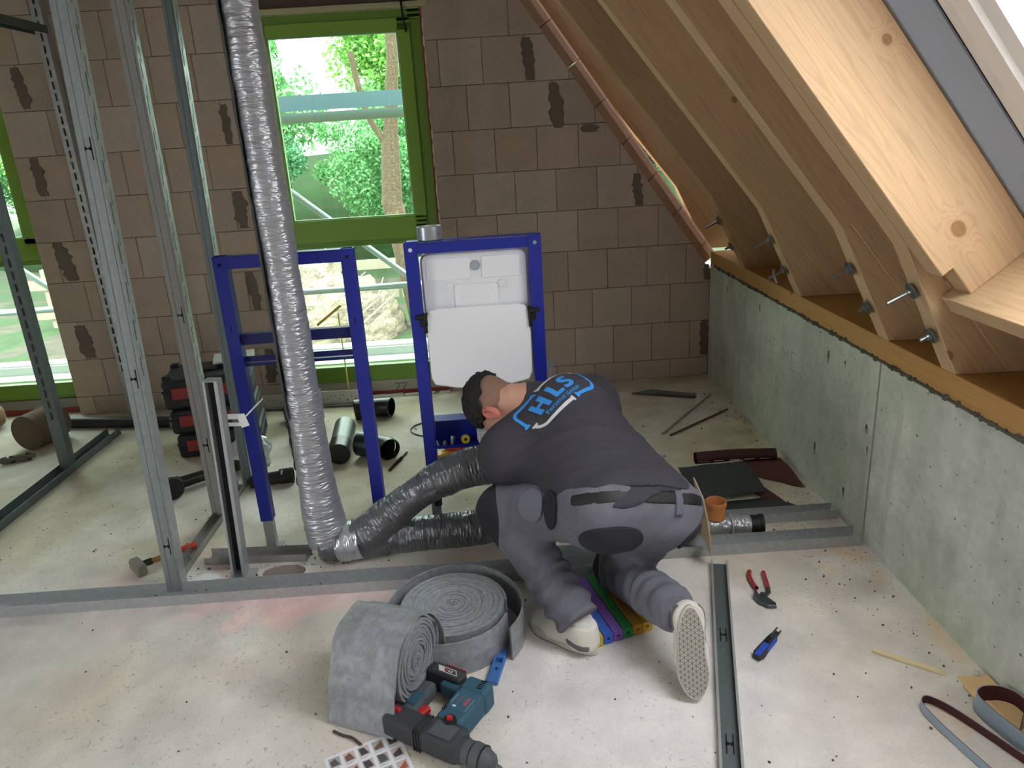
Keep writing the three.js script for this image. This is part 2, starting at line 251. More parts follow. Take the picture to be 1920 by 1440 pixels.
{
  const clip = (P) => { const o = []; for (let i = 0; i < P.length; i++) { const a = P[i], b = P[(i + 1) % P.length], da = gableY(a[0]) - a[1], db = gableY(b[0]) - b[1]; if (da >= 0) o.push(a); if (da * db < 0) { const t = da / (da - db); o.push([mix(a[0], b[0], t), mix(a[1], b[1], t)]); } } return o; };
  const core = [];
  core.push(poly(clip([[-1.7, 0], [0.3, 0], [0.3, 0.7], [0, 0.7], [0, 2.75], [-1.7, 2.75]]), 0.234), poly([[-4.155, 0], [-2.73, 0], [-2.73, 2.75], [-4.155, 2.75]], 0.234), poly([[-5.5, 0], [-5.1, 0], [-5.1, 2.75], [-5.5, 2.75]], 0.234), poly([[-2.73, 2.33], [-1.7, 2.33], [-1.7, 2.75], [-2.73, 2.75]], 0.234), poly([[-5.1, 2.33], [-4.155, 2.33], [-4.155, 2.75], [-5.1, 2.75]], 0.234));
  part(wallBack, 'mortar', join(core).translate(0, 0, -0.24), M.mortar, 'thin dark mortar joints');
  const cache = {}, rr = rng(5);
  const put = (x0, x1, y0, y1) => {
    const P = clip([[x0 + 0.0013, y0 + 0.0013], [x1 - 0.0013, y0 + 0.0013], [x1 - 0.0013, y1 - 0.0013], [x0 + 0.0013, y1 - 0.0013]]); if (P.length < 3) return;
    const xs = P.map((p) => p[0]), ys = P.map((p) => p[1]); if (Math.max(...xs) - Math.min(...xs) < 0.02) return;
    const full = P.length === 4 && Math.abs(P[1][0] - P[0][0] - (x1 - x0 - 0.0026)) < 1e-6 && Math.abs(P[2][1] - y1 + 0.0013) < 1e-6 && P[2][0] === P[1][0];
    const key = full ? `${(x1 - x0).toFixed(3)}_${(y1 - y0).toFixed(3)}` : null; let g = key && cache[key];
    if (!g) { g = metric(poly(full ? P.map(([x, y]) => [x - x0, y - y0]) : P.map(([x, y]) => [x - x0, y - y0]), 0.014, 0.0022), 'x'); if (key) cache[key] = g; }
    const m = part(wallBack, 'block', g, M.blocks[Math.floor(rr() * 4)]); m.position.set(x0, y0, -0.014 + (rr() - 0.5) * 0.0016);
  };
  const offR = [0.0, 0.127, 0.245, 0.095, 0.166, 0.04, 0.183, 0.035, 0.138, 0.05, 0.2, 0.09], offL = [0.203, 0.065, 0.222, 0.072, 0.2, 0.08, 0.222, 0.1, 0.234, 0.014, 0.14, 0.0];
  for (let c = 0; c < 12; c++) {
    const y0 = c ? 0.125 + 0.25 * (c - 1) : 0, y1 = Math.min(2.75, c ? y0 + 0.25 : 0.125);
    for (const [a, b, off] of [[-1.7, 0, offR[c]], [-4.155, -2.73, offL[c]]]) {
      const J = [a]; let x = Math.floor(a / 0.25) * 0.25 + off; while (x < b - 0.03) { if (x > a + 0.03 && !(c === 9 && a === -1.7 && x < -1.22)) J.push(x); x += 0.25; } J.push(b);
      for (let i = 0; i < J.length - 1; i++) put(J[i], J[i + 1], y0, y1);
    }
  }
  // sloping course on top of the gable, its upper face laid back towards the gap under the first rafter
  const T = V(-1.421, 1, 0).set(-0.5755, 0.8178, 0), N = V(0.8178, 0.5755, 0), o = V(-0.04, gableY(-0.04), 0), prof = [[0, 0], [-0.012, 0.045], [-0.036, 0.078], [-0.07, 0.094], [-0.1, 0.085], [-0.13, 0.015], [-0.2, 0.01], [-0.2, 0]];
  const pg = poly(prof, 0.236, 0.002); // x: depth, y: outward, z: along
  const lens = [0.1, 0.27, 0.27, 0.27, 0.27, 0.27, 0.27, 0.27]; let s = -0.015;
  for (const L of lens) {
    const g = poly(prof, L - 0.004, 0.003), b = new THREE.Matrix4().makeBasis(V(0, 0, 1), N, T).setPosition(o.clone().addScaledVector(T, s + 0.002)); g.applyMatrix4(b);
    part(wallBack, 'coping_block', metric(g, 'y'), M.coping); s += L;
  }
  // dabs of dark mortar smeared over head joints
  const blob = (pts, seed) => { const r = rng(seed), L = [], Rr = []; for (const [x, y, w] of pts) { L.push([x - w * (0.75 + 0.5 * r()), y]); Rr.unshift([x + w * (0.75 + 0.5 * r()), y]); } const g = poly([...L, ...Rr], 0.005, 0.0015); g.translate(0, 0, -0.0012); return metric(g, 'x'); };
  const run = (x0, y0, x1, y1, w, seed, n = 11) => { const r = rng(seed * 7 + 1), P = []; for (let i = 0; i <= n; i++) { const t = i / n; P.push([mix(x0, x1, t) + (r() - 0.5) * w * 0.3, mix(y0, y1, t), w * (0.55 + 0.6 * Math.sin(Math.PI * (0.12 + 0.76 * t)) * (0.6 + 0.7 * r()))]); } return blob(P, seed); };
  [[-1.105, 2.11, -1.085, 1.88, 0.03], [-0.96, 1.86, -0.935, 1.61, 0.034], [-0.755, 1.62, -0.75, 1.575, 0.045], [-0.465, 1.32, -0.457, 1.13, 0.026],
    [-4.02, 2.11, -4.0, 1.89, 0.03], [-4.04, 1.62, -4.03, 1.4, 0.03], [-4.03, 1.12, -3.985, 0.885, 0.042], [-4.02, 0.6, -4.0, 0.385, 0.04], [-2.885, 1.85, -2.88, 1.63, 0.022], [-2.885, 1.36, -2.88, 1.14, 0.034], [-2.9, 0.87, -2.88, 0.63, 0.03], [-2.86, 0.37, -2.87, 0.14, 0.034], [-0.03, 0.375, -0.02, 0.14, 0.028], [-0.025, 0.74, -0.015, 0.64, 0.02], [-0.06, 2.2, -0.06, 2.1, 0.02]
  ].slice(0, 14).forEach(([x0, y0, x1, y1, w], i) => part(wallBack, 'mortar_smear', run(x0, y0, x1, y1, w, 11 + i), M.smear));
}
// concrete upstand under the roof
{
  const w = structure('wall_right', [metric(bx(0.3, 0.74, 2.129, 0.15, 0.37, 1.0645), 'z'), metric(bx(0.3, 0.74, 4.259, 0.15, 0.37, 4.2705), 'z')], M.concrete, 'low grey-green concrete upstand under the roof slope');
  part(w, 'expansion_joint', bx(0.29, 0.738, 0.012, 0.152, 0.369, 2.135), mat(0x3a3a34, 0.95), 'dark vertical joint in the concrete');
  const r = rng(19), cr = []; for (let i = 0; i < 170; i++) { const z = 0.1 + r() * 3.3; cr.push(at(new THREE.IcosahedronGeometry(0.004 + 0.008 * r(), 0), -0.004 * r(), 0.735 + 0.008 * r(), z, r() * 3, r() * 3)); }
  part(w, 'mortar_bed', [join(cr), bx(0.02, 0.008, 6.2, 0.004, 0.738, 3.2)], mat(0x57544a, 0.95), 'crumbly dark mortar line under the timber').userData.kind = 'stuff';
}
const tilt = -R(51.3), SN = Math.sin(R(51.3)), CS = Math.cos(R(51.3)), P0 = [0, 0.974, 0];
const toLocal = (x, y) => [CS * x - SN * (y - 0.974), SN * x + CS * (y - 0.974)]; // (downslope, outward)
// wall plate
{
  const wp = thing('wall_plate', 'long pine wall plate lying on top of the concrete upstand', 'timber', [0, 0.74, 0]);
  part(wp, 'beam', metric(rb(0.3, 0.08, 6.4, 0.003, 0.15, 0.04, 3.2, 0, 0, 0, 1), 'z'), M.plate);
}
const RT = -2.276;
const rafterShape = [[RT, 0], [-0.31, 0], [-0.31, 0.03], [0.2213, 0.03], [0.3895, 0.24], [RT + 0.801 * 0.24, 0.24]];
const cleatShape = [[-0.195, 1.217], [-0.1704, 1.2347], [0.162, 0.8205], [0.001, 0.8205]].map(([x, y]) => toLocal(x, y));
const washer = lathe([[0.008, 0], [0.025, 0], [0.0265, 0.0015], [0.0265, 0.003], [0.024, 0.0045], [0.008, 0.0045]], 24), nut = at(new THREE.CylinderGeometry(0.0115, 0.0115, 0.011, 6), 0, 0.0095, 0), boltM = mat(0xa9b0b3, 0.35, 0.9), washM = mat(0x6f7678, 0.42, 0.85);
const boltQ = new THREE.Quaternion().setFromUnitVectors(V(0, 1, 0), V(-0.898, -0.441, 0).applyAxisAngle(V(0, 0, 1), -tilt));
const rafterLabels = ['pine rafter nearest the gable, running beside the block wall', 'second pine rafter out from the gable wall, with a bolted cleat', 'third pine rafter out from the gable wall, with a bolted cleat', 'fourth pine rafter out from the gable wall, with a bolted cleat', 'pine rafter paired closely against the rafter beside the roof window'];
[[-0.19, 0], [0.57, 1], [1.33, 2], [2.09, 3], [2.48, 0]].forEach(([z, k], i) => {
  const g = thing('rafter', rafterLabels[i], 'rafter', P0, 0, 'pine rafters of the roof slope'); g.rotation.z = tilt;
  part(g, 'beam', metric(poly(rafterShape, 0.08, 0.0025), 'x', i * 0.7, i * 0.19).translate(0, 0, z), M.wood[k]);
  part(g, 'cleat', metric(poly(cleatShape, 0.076, 0.002), 'x', 0.3 + i * 0.41, 0.2).translate(0, 0, z + 0.002), M.wood[(k + 1) % 4], 'wedge-shaped timber cleat bolted under the rafter foot');
  [[-0.137, 1.081, 0.062], [-0.0685, 0.9425, i === 2 ? 0.06 : 0.018]].forEach(([x, y, len], j) => {
    const b = new THREE.Group(); b.name = 'bolt'; const [lx, ly] = toLocal(x - 0.0035, y - 0.0017); b.position.set(lx, ly, z + 0.04 + (j ? 0.006 : -0.004)); b.quaternion.copy(boltQ); g.add(b);
    part(b, 'washer', washer, washM); part(b, 'nut', nut, boltM); part(b, 'rod', [cyl(V(0, 0.01, 0), V(0, 0.016 + len, 0), 0.0065, 0.0065, 12), i === 2 && j ? cyl(V(0, 0.05, 0), V(0.035, 0.05, 0.035), 0.006) : null, i === 2 && j ? cyl(V(0, 0.05, 0), V(-0.03, 0.055, 0.02), 0.006) : null], boltM);
  });
});
// rafter beside the roof window, its foot notched over the trimmer
{
  const g = thing('rafter', 'pale pine rafter beside the roof window, its broad side in daylight', 'rafter', P0, 0, 'pine rafters of the roof slope'); g.rotation.z = tilt;
  part(g, 'beam', metric(poly([[RT, 0], [-0.218, 0], [-0.218, 0.035], [-0.121, 0.035], [-0.121, 0.25], [RT + 0.801 * 0.25, 0.25]], 0.08, 0.0025), 'x', 1.55, 0.33).translate(0, 0, 2.57), M.wood[0]);
  const bolts = [[3.8, 2], [3.89, 1], [4.32, 3], [5.55, 0], [5.64, 2], [6.1, 1]];
  bolts.forEach(([z, k], i) => { const o = thing('rafter', ['pine rafter on the near side of the roof window', 'pine rafter behind the near side of the roof window', 'pine rafter in front of the second roof window', 'pine rafter past the second roof window', 'doubled pine rafter past the second roof window', 'last pine rafter by the front wall'][i], 'rafter', P0, 0, 'pine rafters of the roof slope'); o.rotation.z = tilt; part(o, 'beam', metric(poly(rafterShape, 0.08, 0.0025), 'x', i, 0.1).translate(0, 0, z), M.wood[k]); });
}
const roofBox = (t0, t1, d0, d1, z0, z1) => bx(t1 - t0, d1 - d0, z1 - z0, (t0 + t1) / 2, (d0 + d1) / 2, (z0 + z1) / 2);
const trimmer = thing('trimmer_beam', 'pine trimmer under the roof window, its top in bright light', 'timber', P0); trimmer.rotation.z = tilt;
part(trimmer, 'beam', metric(rb(0.06, 0.25, 1.236, 0.003, -0.091, 0.12, 3.18, 0, 0, 0, 1), 'z'), M.wood[3]);
{
  const t2 = thing('trimmer_beam', 'pine trimmer under the second roof window behind the viewer', 'timber', P0); t2.rotation.z = tilt; part(t2, 'beam', metric(rb(0.06, 0.24, 1.146, 0.003, -0.09, 0.12, 4.975, 0, 0, 0, 1), 'z'), M.wood[3]);
  const t3 = thing('trimmer_beam', 'upper pine trimmer above the roof window', 'timber', P0); t3.rotation.z = tilt; part(t3, 'beam', metric(rb(0.06, 0.24, 1.146, 0.003, -1.58, 0.12, 3.225, 0, 0, 0, 1), 'z'), M.wood[3]);
}
// roof deck with openings, eave board, ceiling, remaining walls
{
  const g = [], zs = [[-0.086, 2.6, 0], [2.6, 3.85, 1], [3.85, 4.35, 0], [4.35, 5.6, 1], [5.6, 6.6, 0]];
  for (const [a, b, open] of zs) if (open) g.push(roofBox(-0.11, 0.42, 0.255, 0.285, a, b), roofBox(-2.35, -1.56, 0.255, 0.285, a, b)); else g.push(roofBox(-2.35, 0.42, 0.255, 0.285, a, b));
  const deck = structure('ceiling_slope', join(g).rotateZ(tilt).translate(...P0), M.deck, 'boarding above the rafters');
  part(deck, 'eave_board', bx(0.02, 0.42, 6.7, 0.46, 0.83, 3.25), M.deck);
  structure('ceiling', bx(4.5, 0.15, 6.8, -3.25, 2.825, 3.2), mat(0xb9b4aa, 0.9), 'flat ceiling above the room');
  structure('wall_left', [bx(0.2, 2.75, 4.2, -5.4, 1.375, 1.865), bx(0.2, 2.75, 0.96, -5.4, 1.375, 6.015), bx(0.2, 0.1, 1.57, -5.4, 0.05, 4.75), bx(0.2, 0.45, 1.57, -5.4, 2.525, 4.75)], mat(0xa79c90, 0.92));
  const F = [bx(0.4, 2.75, 0.24, -5.3, 1.375, 6.42), bx(1.43, 2.75, 0.24, -3.4425, 1.375, 6.42), bx(0.945, 2.75, 0.24, -4.6275, 1.375, 6.42), bx(1.03, 2.75, 0.24, -2.215, 1.375, 6.42), poly([[-1.7, 0], [0.44, 0], [0.44, 0.7], [-1.4, 2.75], [-1.7, 2.75]], 0.24).translate(0, 0, 6.3)];
  structure('wall_front', F, mat(0xa79c90, 0.92));
}
// roof windows
function roofWindow(name, z0, z1, label) {
  const w = structure(name, null, null, label); w.position.set(...P0); w.rotation.z = tilt;
  const T0 = -1.56, T1 = -0.118, L = T1 - T0; // profiles: [distance in from the rafter, outward]
  const bar = (P, sg) => { const q = P.map(([z, d]) => [sg > 0 ? z0 + z : z1 - z, d]), g = poly(sg > 0 ? q : q.reverse(), L); g.applyMatrix4(new THREE.Matrix4().makeBasis(V(0, 0, 1), V(0, 1, 0), V(-1, 0, 0)).setPosition(T1, 0, 0)); return g; };
  const both = (P) => [bar(P, 1), bar(P, -1)], ends = (th, d0, d1, a) => [roofBox(T0, T0 + th, d0, d1, z0 + a, z1 - a), roofBox(T1 - th, T1, d0, d1, z0 + a, z1 - a)];
  part(w, 'frame', [...both([[-0.03, 0.257], [0.003, 0.257], [0.083, 0.3], [0.083, 0.345], [-0.03, 0.345]]), ...ends(0.06, 0.26, 0.345, 0.083)], mat(0x99a3b2, 0.55), 'blue-grey outer frame of the roof window');
  part(w, 'gasket', [...both([[0.083, 0.305], [0.098, 0.305], [0.098, 0.35], [0.083, 0.35]]), ...ends(0.075, 0.3, 0.35, 0.098)], M.black, 'black seal');
  part(w, 'sash', [...both([[0.099, 0.3], [0.12, 0.298], [0.123, 0.308], [0.172, 0.306], [0.176, 0.298], [0.2, 0.298], [0.206, 0.31], [0.245, 0.318], [0.245, 0.37], [0.099, 0.37]]), ...ends(0.13, 0.3, 0.37, 0.245)], mat(0xe6e3df, 0.4), 'white sash of the roof window');
  part(w, 'glass', roofBox(-1.52, -0.155, 0.342, 0.346, z0 + 0.24, z1 - 0.24), phys(0xffffff, 0, { transmission: 1, thickness: 0, ior: 1.45 }));
}
roofWindow('window_3', 2.65, 3.8, 'roof window in the sloping timber ceiling'); roofWindow('window_4', 4.4, 5.55);
{ // wide glazed doors in the left wall, out of the picture
  const w = structure('window_5', null, null), fr = []; for (const z of [4.0, 4.75, 5.5]) fr.push(bx(0.07, 2.2, 0.07, -5.35, 1.2, z)); fr.push(bx(0.07, 0.08, 1.57, -5.35, 0.14, 4.75), bx(0.07, 0.08, 1.57, -5.35, 2.26, 4.75));
  part(w, 'frame', fr, M.greenIn); for (const z of [4.375, 5.125]) part(w, 'glass', bx(0.006, 2.04, 0.68, -5.35, 1.2, z), phys(0xffffff, 0, { transmission: 1, thickness: 0, ior: 1.45 }));
}
// gable windows: tall green frames, opening sash above a fixed pane
function gableWindow(name, x0, x1, z, fr, label, side = 1) {
  const w = structure(name, null, null, label), H = 2.3, D = 0.07;
  const box = (a, b, c, d, z0, z1) => rb(b - a, d - c, z1 - z0, 0.004, (a + b) / 2, (c + d) / 2, (z0 + z1) / 2, 0, 0, 0, 1), zf = z - D;
  part(w, 'frame', [box(x0, x0 + fr[0], 0.1, H, zf, z), box(x1 - fr[1], x1, 0.1, H, zf, z), box(x0, x1, H - 0.06, H, zf, z), box(x0, x1, 0.1, 0.2, zf, z), box(x0, x1, 0.985, 1.06, zf, z)], M.greenIn);
  const a = x0 + fr[0] - 0.012, b = x1 - fr[1] + 0.012, s = fr[2];
  part(w, 'sash', [box(a, a + s, 1.045, H - 0.045, z - 0.05, z + 0.014), box(b - s, b, 1.045, H - 0.045, z - 0.05, z + 0.014), box(a, b, H - 0.115, H - 0.045, z - 0.05, z + 0.014), box(a, b, 1.02, 1.155, z - 0.05, z + 0.014)], M.green, 'green opening sash');
  const bead = mat(0x9fc796, 0.4), q = 0.008; part(w, 'glazing_bead', [box(a + s, a + s + q, 1.155, H - 0.115, z - 0.01, z + 0.008), box(b - s - q, b - s, 1.155, H - 0.115, z - 0.01, z + 0.008), box(a + s, b - s, 1.155, 1.163, z - 0.01, z + 0.008), box(a + s, b - s, H - 0.123, H - 0.115, z - 0.01, z + 0.008), box(x0 + fr[0], x1 - fr[1], 0.2, 0.208, z - 0.02, z + 0.002)], bead);
  part(w, 'glass', bx(b - a - 2 * s, H - 0.115 - 1.155, 0.006, (a + b) / 2, (H - 0.115 + 1.155) / 2, z - 0.02), M.pane);
  part(w, 'glass', bx(x1 - x0 - fr[0] - fr[1], 0.785, 0.006, (x0 + x1) / 2, 0.5925, z - 0.03), M.pane);
  part(w, 'outer_sill', [bx(x1 - x0, 0.02, 0.16, (x0 + x1) / 2, 0.2, z - 0.16), bx(x1 - x0, 0.07, 0.02, (x0 + x1) / 2, 0.23, z - 0.23), bx(x1 - x0, 0.02, 0.12, (x0 + x1) / 2, 0.265, z - 0.3)], mat(0xdfe3df, 0.5), 'white sheet-metal sill outside the pane');
  return w;
}
{
  const w1 = gableWindow('window_1', -2.73, -1.7, -0.03, [0.085, 0.075, 0.075], 'tall green-framed window beside the block gable');
  part(w1, 'roller_box_edge', rb(1.1, 0.03, 0.05, 0.006, -2.2, 2.317, -0.015), mat(0xb9b48f, 0.7), 'pale edge strip above the window');
  part(w1, 'sealing_tape', [bx(0.012, 2.2, 0.004, -1.694, 1.2, -0.0005)], M.membrane, 'dark red sealing tape at the frame edge');
  const r = rng(4), fo = []; for (let i = 0; i < 16; i++) fo.push(sph(0.012, -1.688 + 0.004 * r(), 0.95 + i * 0.083 + 0.02 * r(), 0.001, 0.35 + 0.3 * r(), 2.6 + 1.6 * r(), 0.4, 8, 6)); part(w1, 'foam_bead', fo, M.foam, 'pale expanding foam squeezed out of the joint');
  const board = canvasTex(512, 64, (g, w, h) => { g.fillStyle = '#a5a198'; g.fillRect(0, 0, w, h); g.strokeStyle = '#3a3a40'; g.lineWidth = 2.2; for (const x of [330, 352]) { g.beginPath(); g.moveTo(x - 8, 22); g.bezierCurveTo(x + 2, 10, x + 12, 22, x + 2, 34); g.bezierCurveTo(x - 8, 46, x - 2, 56, x + 6, 50); g.stroke(); g.beginPath(); g.moveTo(x + 6, 20); g.lineTo(x + 12, 17); g.stroke(); } });
  const b = rb(1.02, 0.1, 0.05, 0.004, 0, 0, 0, 0, 0, 0, 1); { const p = b.attributes.position, uv = b.attributes.uv; for (let i = 0; i < p.count; i++) uv.setXY(i, p.getX(i) / 1.02 + 0.5, p.getY(i) / 0.1 + 0.5); } b.translate(-2.21, 0.05, -0.05);
  part(w1, 'threshold_board', b, mat(0xffffff, 0.8, 0, { map: board }), 'grey threshold board marked 22 in pencil');
  const pl = []; for (let i = 0; i < 9; i++) pl.push(rb(0.07 + 0.05 * r(), 0.012, 0.03, 0.003, -2.63 + i * 0.11, 0.006, 0.015 + 0.01 * r(), 0, (r() - 0.5) * 0.25, 0)); part(w1, 'packer', pl, mat(0xd3d3cb, 0.6), 'white plastic packers along the threshold'); part(w1, 'sealing_tape', bx(0.95, 0.03, 0.004, -2.2, 0.012, -0.022), M.membrane);
  const w2 = gableWindow('window_2', -5.1, -4.155, -0.09, [0.03, 0.012, 0.115], 'green-framed window left of the block pier');
  part(w2, 'threshold_board', rb(0.94, 0.1, 0.05, 0.004, -4.63, 0.05, -0.1), mat(0x8f8c86, 0.85)); part(w2, 'sealing_tape', bx(0.94, 0.035, 0.004, -4.63, 0.02, -0.073), M.membrane);
}

// ---------------------------------------------------------------- outside: ground, trees, fence, spoil heap, scaffold
{
  const gt = tex(512, 512, (u, v) => { const a = nA(u, v), b = nB(u * 2, v * 2), l = 0.5 + 0.25 * (b - 0.5), k = sst(0.45, 0.6, a); return [mix(0.30, 0.5, k) * l * 1.7, mix(0.46, 0.46, k) * l * 1.7, mix(0.18, 0.36, k) * l * 1.7]; });
  structure('ground', bx(90, 0.3, 70, -2, -2.85, -25), mat(0x9a9a9a, 0.95, 0, { map: rep(gt, 14, 11) }), 'grassy ground outside');
  const heap = thing('spoil_heap', 'pale heap of dug earth and cut branches outside the window', 'heap', [-7.3, -2.75, -12.5]);
  const hg = new THREE.SphereGeometry(1, 60, 30, 0, Math.PI * 2, 0, Math.PI / 2); { const p = hg.attributes.position; for (let i = 0; i < p.count; i++) { const x = p.getX(i) * 3.6, z = p.getZ(i) * 2.6, y = p.getY(i) * 1.9, n = 0.22 * n3(x * 2.2, y * 2, z * 2.2) + 0.1 * n3(x * 6, y * 6, z * 6); p.setXYZ(i, x * (1 + n * 0.4), y * (1 + n) + n * 0.3, z * (1 + n * 0.4)); } hg.computeVertexNormals(); }
  const ht = tex(256, 256, (u, v) => { const b = nB(u, v), c = nC(u, v), l = 0.42 + 0.34 * (b - 0.5) + 0.34 * (c - 0.5); return [l * 1.05, l * 0.95, l * 0.8]; });
  part(heap, 'earth', hg, mat(0xffffff, 0.95, 0, { map: rep(ht, 6, 3) }));
  const r = rng(31), tw = []; for (let i = 0; i < 150; i++) { const a = r() * 6.28, q = r() * 2.6, x = 1.2 + Math.cos(a) * q * 0.8, z = Math.sin(a) * q * 0.5 + 0.6, y = 1.5 * (1 - q / 4), d = V(r() - 0.5, 0.35 * r(), r() - 0.5).normalize().multiplyScalar(0.5 + r() * 0.7); tw.push(cyl(V(x, y, z), V(x + d.x, y + d.y, z + d.z), 0.02, 0.008, 5)); }
  part(heap, 'branches', tw, mat(0xb5a58c, 0.9)).userData.kind = 'stuff';
  // plank fence on the slope behind
  const fence = thing('plank_fence', 'pale wooden plank fence behind the spoil heap', 'fence', [-1.5, -2.7, -15.5]); const fm = mat(0x8b8371, 0.85);
  for (let i = 0; i < 6; i++) part(fence, 'post', bx(0.16, 1.6, 0.14, -12 + i * 2.75, 0.8, 0), fm);
  for (const y of [0.4, 1.2]) for (let i = 0; i < 3; i++) part(fence, 'plank', bx(4.9, 0.26, 0.06, -10 + i * 5, y, 0.1, 0, 0, 0.004), fm);
  const bank = new THREE.SphereGeometry(1, 40, 16, 0, 6.283, 0, Math.PI / 2); bank.scale(22, 4.2, 7); structure('grass_bank', bank.translate(-3, -2.75, -31), mat(0x5c8a48, 0.95, 0, { map: rep(gt, 9, 5) }), 'green bank behind the fence');
  // trees
  const leafM = [0x77ab4a, 0x9ac850, 0x5f9a58, 0x4c8a58].map((c) => phys(c, 0.7, { transmission: 0.35, thickness: 0 })), bark = mat(0xb5a894, 0.9, 0, { map: rep(ht, 2, 5) });
  const leafGeo = (seed, n, rx, ry, rz, lump) => { const q = rng(seed), pos = [], cl = []; for (let i = 0; i < lump; i++) { const a = q() * 6.28, b = Math.acos(2 * q() - 1), k = 0.45 + 0.55 * q(); cl.push([Math.sin(b) * Math.cos(a) * rx * k, Math.cos(b) * ry * k, Math.sin(b) * Math.sin(a) * rz * k, 0.5 + 0.55 * q()]); }
    for (let i = 0; i < n; i++) { const c = cl[i % lump], s = 0.055 + 0.06 * q(), p = V(q() - 0.5, (q() - 0.5) * 0.8, q() - 0.5).normalize().multiplyScalar(c[3] * Math.cbrt(q())).add(V(c[0], c[1], c[2])), u = V(q() - 0.5, q() - 0.5, q() - 0.5).normalize(), w = V(q() - 0.5, q() - 0.5, q() - 0.5).cross(u).normalize(); const P = [p.clone().addScaledVector(u, -s), p.clone().addScaledVector(w, s * 0.5), p.clone().addScaledVector(u, s), p.clone().addScaledVector(w, -s * 0.5)]; for (const k of [0, 1, 2, 0, 2, 3]) pos.push(P[k].x, P[k].y, P[k].z); }
    const g = new THREE.BufferGeometry(); g.setAttribute('position', new THREE.Float32BufferAttribute(pos, 3)); return clean(g); };
  const crowns = [leafGeo(1, 26000, 2.6, 2.9, 2.4, 60), leafGeo(2, 26000, 3.0, 2.4, 2.6, 64)];
  const trees = [[-9.6, 1.6, -22, 0.8, 0, 3, 'dense dark green tree left of the fence'], [-4.9, 1.3, -22.5, 0.85, 1, 2, 'green tree behind the plank fence'], [-2.9, 5.4, -33, 1.7, 1, 0, 'tall tree with bright leaves far behind the others'], [-1.1, 1.9, -20.5, 0.62, 0, 1, 'light green young tree in front of the bank'], [4.6, 3.2, -27, 1.35, 1, 3, 'dark green tree far right behind the fence'], [-13.5, 4.5, -33, 1.6, 0, 2, 'tall tree far left behind the others'], [-14.5, 1.6, -22, 0.9, 1, 1, 'light green tree seen through the far left window'], [-22, 2, -26, 1.0, 0, 2, 'green tree at the far left edge outside'], [9, 7.2, -46, 2.4, 0, 2, 'very tall distant tree to the right']];
  for (const [x, y, z, s, g, m, label] of trees) { const t = thing('tree', label, 'tree', [x, -2.7, z], x, 'trees outside the gable windows'); const c = part(t, 'crown', crowns[g], leafM[m]); c.position.y = y + 2.7; c.scale.setScalar(s); part(t, 'trunk', cyl(V(0, -0.5, 0), V(0.2, y + 2.7, 0.1), 0.16 * s, 0.08 * s, 8), bark); }
  // forked pale trunk close to the window
  const tr = thing('tree', 'forked pale tree trunk in front of the foliage', 'tree', [-3.6, -2.7, -13], 0, 'trees outside the gable windows');
  part(tr, 'trunk', [cyl(V(0.42, -0.2, 0), V(-0.06, 3.0, 0), 0.3, 0.24, 16), cyl(V(-0.06, 2.95, 0), V(0.05, 4.4, 0), 0.24, 0.2, 16), cyl(V(0.05, 4.35, 0), V(0.28, 6.0, 0.05), 0.17, 0.13, 12), cyl(V(0.28, 5.95, 0.05), V(0.36, 9, 0), 0.13, 0.09, 10), tube([[0.02, 4.0, 0], [-0.16, 4.45, 0.02], [-0.34, 4.8, 0.05], [-0.5, 5.4, 0.1], [-0.6, 6.2, 0.1]], 0.07, 20, 9)], bark);
  // facade scaffold
  const sc = thing('scaffold', 'tube scaffold with plank decks standing outside the gable', 'scaffold', [-2.6, 0, -1.1]), tm = mat(0xa9b6b8, 0.4, 0.6);
  for (const [y, h, c] of [[1.875, 0.1, 0x7f9fb0]]) part(sc, 'toe_board', bx(7, h, 0.03, 0, y, 0.3), mat(c, 0.6), 'blue-grey toe board across the window');
  part(sc, 'deck_plank', bx(7, 0.05, 0.6, 0, 1.79, -0.05), mat(0x9aa49b, 0.8));
  for (const y of [0.54, -0.1]) part(sc, 'guard_rail', cyl(V(-3.5, y - 0.02, 0.1), V(3.5, y + 0.02, 0.1), 0.024), tm);
  for (const [a, b] of [[[-0.7, 1.7], [1.1, 0.17]], [[-3.3, 1.7], [-1.4, 0.1]]]) part(sc, 'brace', cyl(V(a[0], a[1], 0.15), V(b[0], b[1], 0.15), 0.022), tm);
  for (const x of [-3.4, -0.95, 1.7]) part(sc, 'standard', cyl(V(x, -2.7, -0.3), V(x, 3.4, -0.3), 0.024), tm);
}

